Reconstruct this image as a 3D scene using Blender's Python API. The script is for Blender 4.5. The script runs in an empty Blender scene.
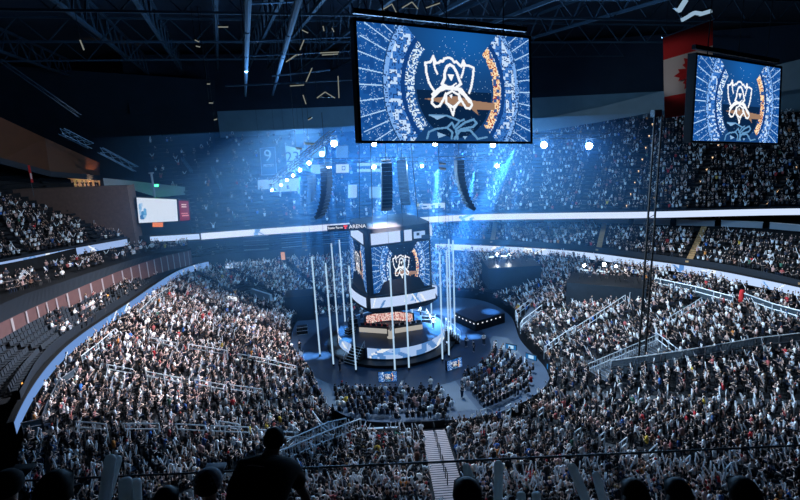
import bpy, math, random
import numpy as np
from mathutils import Vector, Matrix
random.seed(7); RNG=np.random.default_rng(7)
SC=bpy.context.scene; COL=SC.collection
H=30.0; FPX=533.0
# ------------------------------------------------------------------ camera
def cam_axes():
    D=Vector((100,2200,FPX)).normalized()          # straight down, seen from the lens (x right, y down, z ahead)
    U=-D; F=(Vector((0,0,1))-U*U.z).normalized(); R=-(F.cross(U))
    if R.x<0: R=-R
    return R,F,U
AR,AF,AU=cam_axes()
def ray(px,py):
    v=Vector((px-400,py-250,FPX)); return Vector((v.dot(AR),v.dot(AF),v.dot(AU)))
def atz(px,py,z):
    r=ray(px,py); t=(z-H)/r.z; return Vector((r.x*t,r.y*t,z))
def aty(px,py,y):
    r=ray(px,py); t=y/r.y; return Vector((r.x*t,y,H+r.z*t))
def proj(x,y,z):
    z=z-H
    cx=x*AR.x+y*AF.x+z*AU.x; cy=x*AR.y+y*AF.y+z*AU.y; cz=x*AR.z+y*AF.z+z*AU.z
    czs=np.where(np.abs(cz)<1e-6,1e-6,cz)
    return 400+FPX*cx/czs, 250+FPX*cy/czs, cz
cd=bpy.data.cameras.new('camera'); cam=bpy.data.objects.new('camera',cd); COL.objects.link(cam); SC.camera=cam
cd.sensor_width=36; cd.lens=36*FPX/800; cd.clip_end=500; cd.clip_start=0.1
# world vectors of the lens axes
cx=Vector((AR.x,AF.x,AU.x)); cy=Vector((AR.y,AF.y,AU.y)); cz=Vector((AR.z,AF.z,AU.z))
cam.matrix_world=Matrix(((cx.x,-cy.x,-cz.x,0),(cx.y,-cy.y,-cz.y,0),(cx.z,-cy.z,-cz.z,H),(0,0,0,1)))

# ------------------------------------------------------------------ materials
def mat(name,col,rough=.7,metal=0,emit=None,es=0,spec=.3,noise=0,scale=5,attr=None,objcol=False):
    m=bpy.data.materials.new(name); m.use_nodes=True; nt=m.node_tree; b=nt.nodes['Principled BSDF']
    b.inputs['Base Color'].default_value=(*col,1); b.inputs['Roughness'].default_value=rough
    b.inputs['Metallic'].default_value=metal; b.inputs['Specular IOR Level'].default_value=spec
    if emit is not None:
        b.inputs['Emission Color'].default_value=(*emit,1); b.inputs['Emission Strength'].default_value=es
    if noise:
        tc=nt.nodes.new('ShaderNodeTexCoord'); n=nt.nodes.new('ShaderNodeTexNoise'); n.inputs['Scale'].default_value=scale; n.inputs['Detail'].default_value=4
        r=nt.nodes.new('ShaderNodeMapRange'); r.inputs[3].default_value=1-noise; r.inputs[4].default_value=1+noise
        mx=nt.nodes.new('ShaderNodeVectorMath'); mx.operation='SCALE'; mx.inputs[0].default_value=col
        nt.links.new(tc.outputs['Object'],n.inputs['Vector']); nt.links.new(n.outputs['Fac'],r.inputs[0]); nt.links.new(r.outputs[0],mx.inputs['Scale']); nt.links.new(mx.outputs[0],b.inputs['Base Color'])
    if attr:
        a=nt.nodes.new('ShaderNodeAttribute'); a.attribute_name='Col'; nt.links.new(a.outputs['Color'],b.inputs['Base Color'])
    if objcol:
        a=nt.nodes.new('ShaderNodeObjectInfo'); nt.links.new(a.outputs['Color'],b.inputs['Base Color'])
    return m
def emat(name,col,s,attr=False):
    m=bpy.data.materials.new(name); m.use_nodes=True; nt=m.node_tree; nt.nodes.clear()
    o=nt.nodes.new('ShaderNodeOutputMaterial'); e=nt.nodes.new('ShaderNodeEmission'); e.inputs[0].default_value=(*col,1); e.inputs[1].default_value=s
    if attr:
        a=nt.nodes.new('ShaderNodeAttribute'); a.attribute_name='Col'; nt.links.new(a.outputs['Color'],e.inputs[0])
    nt.links.new(e.outputs[0],o.inputs[0])
    return m
M={}
M['concrete']=mat('concrete',(.03,.037,.046),.9,noise=.35,scale=.6)
M['tread']=mat('dark_tread',(.007,.009,.013),.9,noise=.4,scale=.8)
M['riser']=mat('dark_riser',(.005,.006,.009),.9)
M['floor']=mat('arena_floor_paint',(.035,.055,.09),.5,noise=.25,scale=.25)
M['disc']=mat('black_stage_floor',(.006,.018,.04),.38,spec=.5,noise=.3,scale=.3)
M['path']=mat('grey_carpet',(.09,.115,.15),.9,noise=.12,scale=.8)
M['black']=mat('matte_black',(.006,.007,.009),.8)
M['blackm']=mat('black_metal',(.01,.012,.015),.45,metal=.4)
M['rail']=mat('rail_steel',(.60,.66,.72),.45,metal=.2)
M['raild']=mat('dark_rail_steel',(.10,.11,.13),.5,metal=.6)
M['fencep']=mat('grey_fence_panel',(.10,.135,.17),.6)
M['glass']=mat('smoked_glass',(.05,.07,.09),.2)
M['roof']=mat('roof_deck',(.008,.016,.03),.9,noise=.4,scale=.3)
M['steel']=mat('painted_truss_steel',(.015,.032,.05),.6,metal=.1)
M['steelb']=mat('pale_pipe_steel',(.10,.19,.29),.95,metal=.1)
M['duct']=mat('galvanised_metal',(.55,.62,.68),.4,metal=.5)
M['fascia']=mat('dark_fascia',(.014,.02,.03),.8)
M['pale']=mat('pale_fascia',(.42,.46,.52),.8)
M['pink']=mat('rose_wall_panel',(.12,.062,.062),.75,noise=.2,scale=1.2)
M['brick']=mat('brown_block_wall',(.14,.092,.08),.9,noise=.25,scale=2)
M['copper']=mat('copper_cladding',(.07,.026,.014),.5,metal=.1,noise=.25,scale=.7)
M['cream']=mat('cream_wall',(.55,.40,.28),.85)
M['backwall']=mat('blue_back_wall',(.10,.16,.20),.9,noise=.2,scale=.4)
M['seat']=mat('charcoal_seat_vinyl',(.032,.04,.052),.45)
M['seatframe']=mat('seat_bracket',(.03,.03,.035),.5)
M['stairw']=mat('rosy_concrete_stair',(.42,.34,.35),.9,noise=.15,scale=3)
M['stairamber']=mat('amber_edged_step',(.45,.27,.13),.8)
M['white']=mat('white_paint',(.75,.76,.78),.6)
M['crowd']=mat('crowd_clothes_and_skin',(.5,.5,.5),.75,attr=True)
M['objcol']=mat('dyed_cloth',(.5,.5,.5),.85,objcol=True)
M['skin']=mat('skin',(.55,.33,.24),.55,objcol=True)
M['hair']=mat('hair',(.015,.011,.01),.6,objcol=True)
M['stick']=mat('white_inflated_plastic',(.8,.84,.9),.35)
M['stickt']=mat('translucent_white_plastic',(.8,.86,.95),.35)
_nt=M['stickt'].node_tree; _b=_nt.nodes['Principled BSDF']; _t=_nt.nodes.new('ShaderNodeBsdfTranslucent'); _t.inputs[0].default_value=(.8,.8,.75,1); _x=_nt.nodes.new('ShaderNodeMixShader'); _x.inputs[0].default_value=.5
_nt.links.new(_b.outputs[0],_x.inputs[1]); _nt.links.new(_t.outputs[0],_x.inputs[2]); _nt.links.new(_x.outputs[0],_nt.nodes['Material Output'].inputs[0])
M['stickd']=mat('clear_inflated_plastic',(.30,.38,.48),.3)
M['flagred']=mat('flag_red',(.62,.03,.035),.8); M['flagwhite']=mat('flag_white',(.72,.70,.70),.8)
M['lamp']=emat('lamp_face',(.75,.88,1),90)
M['lampw']=emat('warm_lamp_face',(1,.66,.38),1.6)
M['green']=emat('green_lit_sign',(.05,1,.25),5)
M['amber']=emat('amber_light',(1,.42,.08),3)
M['amberdim']=emat('amber_doorway_light',(1,.5,.22),.55)
M['tube']=emat('led_tube',(.50,.74,1.0),.85)
M['led']=emat('led_picture',(1,1,1),1.0,attr=True)
M['redsign']=emat('red_sign_face',(.35,.03,.05),.45)
M['whitesign']=emat('white_sign_light',(.9,.93,1),1.0)
M['redglow']=emat('red_sign_light',(1,.08,.08),1.2)

# ------------------------------------------------------------------ builders
class MB:
    def __init__(s): s.v=[]; s.f=[]; s.m=[]
    def quad(s,a,b,c,d,mi=0):
        n=len(s.v); s.v+= [tuple(a),tuple(b),tuple(c),tuple(d)]; s.f.append((n,n+1,n+2,n+3)); s.m.append(mi)
    def poly(s,pts,mi=0):
        n=len(s.v); s.v+=[tuple(p) for p in pts]; s.f.append(tuple(range(n,n+len(pts)))); s.m.append(mi)
    def box(s,c,size,rz=0,mi=0,mt=None):
        n=len(s.v); ca,sa=math.cos(rz),math.sin(rz); hx,hy,hz=size[0]/2,size[1]/2,size[2]/2
        for dx,dy,dz in ((-1,-1,-1),(1,-1,-1),(1,1,-1),(-1,1,-1),(-1,-1,1),(1,-1,1),(1,1,1),(-1,1,1)):
            p=Vector((c[0]+ca*dx*hx-sa*dy*hy,c[1]+sa*dx*hx+ca*dy*hy,c[2]+dz*hz))
            if mt: p=mt@p
            s.v.append(tuple(p))
        for f in ((0,3,2,1),(4,5,6,7),(0,1,5,4),(1,2,6,5),(2,3,7,6),(3,0,4,7)):
            s.f.append(tuple(n+i for i in f)); s.m.append(mi)
    def bar(s,a,b,w,h=None,mi=0):
        h=h or w; a=Vector(a); b=Vector(b); d=(b-a)
        if d.length<1e-6: return
        d.normalize(); u=Vector((0,0,1)) if abs(d.z)<.95 else Vector((1,0,0))
        x=d.cross(u).normalized(); y=x.cross(d).normalized(); n=len(s.v)
        for p in (a,b):
            for i,j in ((-1,-1),(1,-1),(1,1),(-1,1)): s.v.append(tuple(p+x*i*w/2+y*j*h/2))
        for f in ((0,3,2,1),(4,5,6,7),(0,1,5,4),(1,2,6,5),(2,3,7,6),(3,0,4,7)): s.f.append(tuple(n+i for i in f)); s.m.append(mi)
    def tube(s,pts,rs,seg=8,mi=0,cap=True,sx=1):
        pts=[Vector(p) for p in pts]
        if not hasattr(rs,'__len__'): rs=[rs]*len(pts)
        n0=len(s.v)
        for i,p in enumerate(pts):
            d=(pts[min(i+1,len(pts)-1)]-pts[max(i-1,0)])
            d.normalize(); u=Vector((0,0,1)) if abs(d.z)<.95 else Vector((0,1,0))
            x=d.cross(u).normalized(); y=x.cross(d).normalized()
            for k in range(seg):
                a=2*math.pi*k/seg; s.v.append(tuple(p+x*math.cos(a)*rs[i]*sx+y*math.sin(a)*rs[i]))
        for i in range(len(pts)-1):
            for k in range(seg):
                a=n0+i*seg+k; b=n0+i*seg+(k+1)%seg; s.f.append((a,b,b+seg,a+seg)); s.m.append(mi)
        if cap:
            s.f.append(tuple(n0+k for k in range(seg))[::-1]); s.m.append(mi)
            s.f.append(tuple(n0+(len(pts)-1)*seg+k for k in range(seg))); s.m.append(mi)
    def ball(s,c,r,seg=10,rings=7,mi=0):
        if not hasattr(r,'__len__'): r=(r,r,r)
        n0=len(s.v)
        for i in range(rings+1):
            t=math.pi*i/rings
            for k in range(seg):
                a=2*math.pi*k/seg; s.v.append((c[0]+r[0]*math.sin(t)*math.cos(a),c[1]+r[1]*math.sin(t)*math.sin(a),c[2]+r[2]*math.cos(t)))
        for i in range(rings):
            for k in range(seg):
                a=n0+i*seg+k; b=n0+i*seg+(k+1)%seg; s.f.append((a,a+seg,b+seg,b)); s.m.append(mi)
    def build(s,name,mats,parent=None,smooth=False):
        me=bpy.data.meshes.new(name); me.from_pydata(s.v,[],s.f)
        if not isinstance(mats,(list,tuple)): mats=[mats]
        for m in mats: me.materials.append(m)
        if len(mats)>1: me.polygons.foreach_set('material_index',s.m)
        if smooth: me.polygons.foreach_set('use_smooth',[True]*len(s.f))
        me.update(); o=bpy.data.objects.new(name,me); COL.objects.link(o)
        if parent is not None: o.parent=parent
        return o
def tag(o,label,cat,group=None,kind=None):
    if label: o['label']=label
    if cat: o['category']=cat
    if group: o['group']=group
    if kind: o['kind']=kind
    return o
def struct(o): o['kind']='structure'; return o
def empty(name,loc=(0,0,0),rz=0,label=None,cat=None,group=None):
    o=bpy.data.objects.new(name,None); COL.objects.link(o); o.location=loc; o.rotation_euler=(0,0,rz); o.empty_display_size=.2
    tag(o,label,cat,group); return o
KIDS={}
def kids(o): return KIDS.get(o.name) or [c for c in bpy.data.objects if c.parent is o]
def dup(o,loc=None,rz=None,label=None,group=None,ch=None,scale=None):
    c=o.copy(); COL.objects.link(c)
    if loc is not None: c.location=loc
    if rz is not None: c.rotation_euler=(0,0,rz)
    if scale is not None: c.scale=scale
    if label: c['label']=label
    if group: c['group']=group
    out=[]
    for k in (ch if ch is not None else kids(o)):
        d=k.copy(); COL.objects.link(d); d.parent=c; out.append(d)
    return c,out
ORD=['front','second','third','fourth','fifth','sixth','seventh','eighth','ninth','tenth','eleventh','twelfth','thirteenth','fourteenth','fifteenth','sixteenth','seventeenth','eighteenth','nineteenth','twentieth']
TENS={20:'twenty',30:'thirty',40:'forty',50:'fifty',60:'sixty',70:'seventy',80:'eighty',90:'ninety'}
def ordn(i):   # 0 -> first
    if i==0: return 'first'
    if i<20: return ORD[i]
    n=i+1
    if n==20: return 'twentieth'
    if n>=100: return 'hundred-and-'+ordn(n-101) if n>100 else 'hundredth'
    t,u=n-n%10,n%10
    if u==0: return TENS[t][:-1]+'ieth'
    return TENS[t]+'-'+ordn(u-1)

# ------------------------------------------------------------------ bowl curves (x, y), matched stations
FLOORC=[(2,46),(-4,46.5),(-7.5,49),(-9.5,53),(-11.5,59),(-15,66),(-16.5,73),(-16.5,80),(-13,84.5),(-5,87.5),(5,88),(13,85.5),(16.5,78),(16,68),(17,59),(15,52),(9,47)]
LOWC=[(2,22),(-12,23.5),(-25,29),(-32.3,39),(-37.3,54),(-37.6,70),(-37.2,84.7),(-33.9,91),(-22.5,92.5),(-8,95),(9,95.8),(27,87.8),(38,78.7),(46.5,69),(52,55),(46,37),(27,25)]
NS=len(FLOORC)
def crom(P,s,closed=True):
    n=len(P); s=s%n if closed else min(max(s,0),n-1-1e-9); i=int(s); t=s-i
    g=lambda k: P[k%n] if closed else P[min(max(k,0),n-1)]
    p0,p1,p2,p3=g(i-1),g(i),g(i+1),g(i+2)
    return tuple(.5*((2*b)+(c-a)*t+(2*a-5*b+4*c-d)*t*t+(-a+3*b-3*c+d)*t**3) for a,b,c,d in zip(p0,p1,p2,p3))
Z0,Z1=0.9,6.2
def low(s,v):
    a=crom(FLOORC,s); b=crom(LOWC,s); q=.97*v
    return a[0]+(b[0]-a[0])*q, a[1]+(b[1]-a[1])*q, Z0+(Z1-Z0)*(.75*v+.25*v*v)
NROW=30
def zrow(k,n,z0,z1): v=(k+1)/n; return z0+(z1-z0)*(.75*v+.25*v*v)
class Tier:
    """stepped stand lofted between a front curve and a back curve"""
    def __init__(t,A,B,z0,z1,n,closed,q=1.0,lin=False):
        t.A,t.B,t.z0,t.z1,t.n,t.closed,t.q,t.lin=A,B,z0,z1,n,closed,q,lin
        t.smax=len(A) if closed else len(A)-1
    def zr(t,k):
        v=max(0,k)/t.n if True else 0
        f=v if t.lin else .75*v+.25*v*v
        return t.z0+(t.z1-t.z0)*f
    def xy(t,s,v):
        a=crom(t.A,s,t.closed); b=crom(t.B,s,t.closed)
        return a[0]+(b[0]-a[0])*v*t.q, a[1]+(b[1]-a[1])*v*t.q
    def face(t,s):
        a=crom(t.A,s,t.closed); b=crom(t.B,s,t.closed); d=Vector((a[0]-b[0],a[1]-b[1])); d.normalize(); return d
    def mesh(t,name,s0,s1,ns,mats):
        m=MB()
        for j in range(ns):
            sa=s0+(s1-s0)*j/ns; sb=s0+(s1-s0)*(j+1)/ns
            for k in range(t.n):
                z=t.zr(k); zn=t.zr(k+1); va,vb=k/t.n,(k+1)/t.n
                p=t.xy(sa,va); q=t.xy(sb,va); r=t.xy(sb,vb); u=t.xy(sa,vb)
                m.quad((*p,z),(*q,z),(*r,z),(*u,z),0)
                m.quad((*u,z),(*r,z),(*r,zn),(*u,zn),1)
        return struct(m.build(name,mats))
    def rowcurve(t,k,s0,s1,ns=600,off=.45):
        v=(k+off)/t.n
        return [(s0+(s1-s0)*i/ns,)+t.xy(s0+(s1-s0)*i/ns,v) for i in range(ns+1)]
    def seats(t,k,s0,s1,pitch):
        c=t.rowcurve(k,s0,s1); out=[]; acc=0; nxt=pitch/2
        for (sa,xa,ya),(sb,xb,yb) in zip(c,c[1:]):
            L=math.hypot(xb-xa,yb-ya)
            while acc+L>=nxt:
                f=(nxt-acc)/L; out.append((sa+(sb-sa)*f,xa+(xb-xa)*f,ya+(yb-ya)*f)); nxt+=pitch
            acc+=L
        return out
LOW=Tier(FLOORC,LOWC,Z0,Z1,NROW,True,.97)
# club level: from the lower ribbon back to the wall under the suites
CLUBA=[(-34,43.0),(-37.9,54),(-38.2,70),(-37.8,85),(-34.2,91.8),(-22.7,93.3),(-8.2,95.8),(9.2,96.6),(27.5,88.5),(38.7,79.3),(47.3,69.4),(53,55)]
CLUBB=[(-42,38),(-43.4,54),(-42.2,70),(-38.9,85),(-36,97),(-24,99.5),(-9,101.5),(10,101.7),(31,97.5),(46,91),(60.5,84),(72,70)]
CLUB=Tier(CLUBA,CLUBB,7.9,10.3,9,False,1.0,True)
CLUBL=Tier(CLUBA,CLUBB,7.6,8.6,5,False,.92,True)
# upper tiers
UPL_A=[(-75,45),(-66,58),(-55.1,71.2),(-49.5,78),(-43.6,84.1)]
UPL_B=[(-94,60),(-86,73),(-74.5,85.4),(-69,92),(-63,98)]
UPL=Tier(UPL_A,UPL_B,13.7,28.5,24,False)
UP_A=[(-33,85.8),(-22,87.6),(-10.9,88.9),(9.9,92),(27.6,89.6),(41.7,86.9),(64.4,83.8),(84,78)]
UP_B=[(-50,106),(-31,111.5),(-15,114.5),(12,117),(37,114.5),(59,110),(92,101),(122,86)]
UP=Tier(UP_A,UP_B,13.7,28.3,24,False)
# ------------------------------------------------------------------ the setting
def grid_of(t,s0,s1,ns=500,nv=60):
    out=[]
    for i in range(ns):
        s=s0+(s1-s0)*i/ns
        for j in range(nv+1):
            v=j/nv; x,y=t.xy(s,v); out.append((s,v,x,y,t.zr(v*t.n)))
    return np.array(out)
GL=grid_of(LOW,0,NS); GLP=proj(GL[:,2],GL[:,3],GL[:,4])
def onlow(px,py):
    d=(GLP[0]-px)**2+(GLP[1]-py)**2+(GLP[2]<0)*1e9
    g=GL[int(np.argmin(d))]; return Vector(g[2:5]),g[0],g[1]
# floor slab, with the stage disc and walkways as paint and carpet on it
m=MB(); m.quad((-140,-20,-.05),(140,-20,-.05),(140,150,-.05),(-140,150,-.05)); m.build('ground',M['black']); struct(bpy.data.objects['ground'])
m=MB(); m.poly([(*crom(FLOORC,NS*i/160),0.0) for i in range(160)][::-1]); fl=m.build('floor',M['floor']); struct(fl)
STC=Vector((-1.2,68.3,0))
m=MB(); m.poly([(STC.x+13.0*math.cos(2*math.pi*i/96),STC.y+13.0*math.sin(2*math.pi*i/96),.02) for i in range(96)]); o=m.build('floor_stage_disc',M['disc']); struct(o)
m=MB()
for q in ([(-12.9,61),(-11.6,57.3),(-7.4,48.0),(-5.9,48.0),(-9.2,57.8),(-8.6,59.5)],[(3.3,58.2),(5.3,50.6),(7.5,50.6),(5.6,58.0),(6.6,61),(5.0,60.6)],[(6.6,61),(12.2,66),(15,63),(14.5,69),(12.6,70),(9.5,64)],[(-9.2,57.8),(-4,58.2),(3.3,58.2),(3.4,58.9),(-4,58.6),(-8.8,58.6)]): m.poly([(x,y,.012) for x,y in q])
struct(m.build('floor_walkway',M['path']))
# front wall of the lower bowl
m=MB(); n=220
for i in range(n):
    a=crom(FLOORC,NS*i/n); b=crom(FLOORC,NS*(i+1)/n); m.quad((*a,0),(*b,0),(*b,Z0+.9),(*a,Z0+.9)); m.quad((*b,0),(*a,0),(*a,Z0+.9),(*b,Z0+.9))
struct(m.build('wall_bowl_front',M['blackm']))
LOW.mesh('floor_lower_bowl',0,NS,260,[M['tread'],M['riser']])
CLUBL.mesh('floor_club_west',-0.0,5,70,[M['tread'],M['riser']])
CLUB.mesh('floor_club_east',5,11,110,[M['tread'],M['riser']])
UPL.mesh('floor_upper_west',0,4,70,[M['tread'],M['riser']])
UP.mesh('floor_upper_north',0,7,150,[M['tread'],M['riser']])
def wallstrip(name,curveA,zA,curveB,zB,s0,s1,n,m_,closed=False,double=True):
    m=MB()
    for i in range(n):
        sa=s0+(s1-s0)*i/n; sb=s0+(s1-s0)*(i+1)/n
        a=crom(curveA,sa,closed); b=crom(curveA,sb,closed); c=crom(curveB,sb,closed); d=crom(curveB,sa,closed)
        m.quad((*a,zA),(*b,zA),(*c,zB),(*d,zB))
    return struct(m.build(name,m_))
# parapet behind the lower ribbon and slab under the club seats
PAR=[(x*.997,y*.997) for x,y in CLUBA]
wallstrip('wall_club_parapet',CLUBA,6.0,CLUBA,8.4,0,11,150,M['fascia'])
wallstrip('wall_under_club',CLUBA,6.1,CLUBB,6.1,0,11,150,M['black'])
wallstrip('wall_lower_concourse',CLUBA,0,CLUBA,6.1,0,11,150,M['black'])
# left: rose panelled wall, dark fascia above it, the suites and the underside of the upper deck
WESTW=[(-43.6,30),(-43.4,54),(-42.4,64),(-40.4,75),(-37.6,82.5),(-34.6,86)]
FASW=[(-45.6,30),(-45.6,58),(-43.8,66),(-40.3,75.9),(-36.7,81.4),(-33.2,83)]
wallstrip('wall_rose_panels',WESTW,8.3,WESTW,10.75,0,5,40,M['pink'])
m=MB()
for i in range(27):
    a=Vector((*crom(WESTW,5*i/27,False),9.5)); b=Vector((*crom(WESTW,5*(i+.13)/27,False),9.5)); d=(Vector((-5,60,9.5))-a); d.z=0; d.normalize(); a+=d*.12; b+=d*.12
    m.quad((a.x,a.y,8.3),(b.x,b.y,8.3),(b.x,b.y,10.72),(a.x,a.y,10.72))
struct(m.build('trim_4',mat('pale_pilaster',(.34,.30,.31),.8)))
wallstrip('wall_suite_fascia',WESTW,10.75,FASW,11.75,0,5,60,M['fascia'])
SUB=[(-70,40),(-60,62),(-52,72),(-48,79.5),(-42.5,85.6),(-36,88)]
wallstrip('floor_suite_west',FASW,11.5,SUB,12.0,0,5,50,M['tread'])
wallstrip('wall_suite_back_west',SUB,11.8,SUB,13.6,0,5,40,M['black'])
wallstrip('ceiling_under_upper_west',[(-60,40)]+UPL_A[1:],13.55,[(-90,60)]+UPL_B[1:],13.55,0,4,30,M['black'])
for i,z0 in enumerate((13.7,)):
    pass
wallstrip('wall_upper_front_west',UPL_A,12.45,UPL_A,13.95,0,4,40,M['fascia'])
wallstrip('wall_upper_front_north',UP_A,12.45,UP_A,13.95,0,7,90,M['fascia'])
wallstrip('ceiling_under_upper_north',UP_A,12.5,UP_B,13.4,0,7,60,M['black'])
SB=[(x*1.07,y*1.07) for x,y in CLUBB]
wallstrip('floor_suite_east',CLUBB,10.3,SB,10.5,5,11,60,M['tread'])
wallstrip('wall_suite_back_east',SB,10.3,SB,14.0,4,11,60,M['black'])
# back walls over the upper tiers
BK=[(x*1.02,y*1.01) for x,y in UP_B]
wallstrip('wall_north_back',BK,27.5,BK,33.5,.8,7,60,M['backwall'])
wallstrip('wall_north_upper',BK,33.5,[(x*1.04,y*1.04) for x,y in BK],45,0,7,60,M['roof'])
m=MB(); m.quad((-150,-30,46),(-150,160,46),(150,160,46),(150,-30,46)); struct(m.build('ceiling',M['roof']))
m=MB(); m.quad((-100,-20,0),(-100,140,0),(-100,140,46),(-100,-20,46)); struct(m.build('wall_west',M['black']))
# roof slab ends the room
# end wall of the upper left seats (brown block) and the building in the corner
m=MB()
A=Vector((-42.6,84.6,0)); B=Vector((-62.5,86.5,0))
m.quad((A.x,A.y,12.5),(B.x,B.y,12.5),(B.x,B.y,22.0),(A.x,A.y,22.0)); m.quad((A.x,A.y,22),(B.x,B.y,22),(B.x,B.y+1,22),(A.x,A.y+1,22)); m.quad((A.x,A.y,12.5),(A.x,A.y,22),(A.x+.2,A.y+2,22),(A.x+.2,A.y+2,12.5))
struct(m.build('wall_upper_west_end',M['brick']))
# corner building: dark screen wall, pale deck fascia, lounge
m=MB()
C=aty(136,240,86.5); D=aty(192,236,88.5)
m.quad((C.x,C.y,12.5),(D.x,D.y,12.5),(D.x,D.y,19.6),(C.x,C.y,19.6)); struct(m.build('wall_corner_screen_back',M['black']))
m=MB(); P1=aty(105,190,92); P2=aty(185,205,95)
a1=aty(103,178,92); a2=aty(133,181,93); a3=aty(185,187,95)
m.quad(P1,aty(150,190,93.5),a2,a1,0)
m.quad(aty(133,190,93),P2,a3,a2,0)
o=m.build('trim_1',mat('pale_concrete_beam',(.34,.38,.42),.9,noise=.2,scale=.5)); struct(o)
m=MB()
# copper clad soffit wall over the concourse
cw=[aty(-60,105,70),aty(0,117,80),aty(45,138,88),aty(100,163,96)]
cl=[aty(-60,140,70),aty(0,161,80),aty(50,174,88),aty(101,178,96)]
for i in range(3): m.quad(cl[i],cl[i+1],cw[i+1],cw[i])
struct(m.build('wall_copper_band',M['copper']))
m=MB()
for i in range(3): m.bar(cl[i],cl[i+1],.5,.9)
struct(m.build('trim_2',M['fascia']))
m=MB(); m.quad(aty(62,191,97.5),aty(102,191,97.5),aty(102,175,97.5),aty(62,175,97.5)); struct(m.build('wall_lounge',M['cream']))
m=MB(); m.quad(aty(100,192,95.5),aty(134,192,95.5),aty(134,160,95.5),aty(100,160,95.5)); struct(m.build('wall_dark_pier',M['black']))
# pale panel band over the far right stand
m=MB()
tp=[(530,121),(600,107),(655,93),(700,83),(760,69),(830,52)]; bt=[(530,133),(600,122),(655,112),(700,104),(760,95),(830,84)]
for i in range(5): m.quad(aty(*bt[i],112-i*2.2),aty(*bt[i+1],112-(i+1)*2.2),aty(*tp[i+1],112-(i+1)*2.2),aty(*tp[i],112-i*2.2))
struct(m.build('trim_3',mat('panel_band',(.17,.21,.23),.9,noise=.2,scale=.4)))
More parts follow.
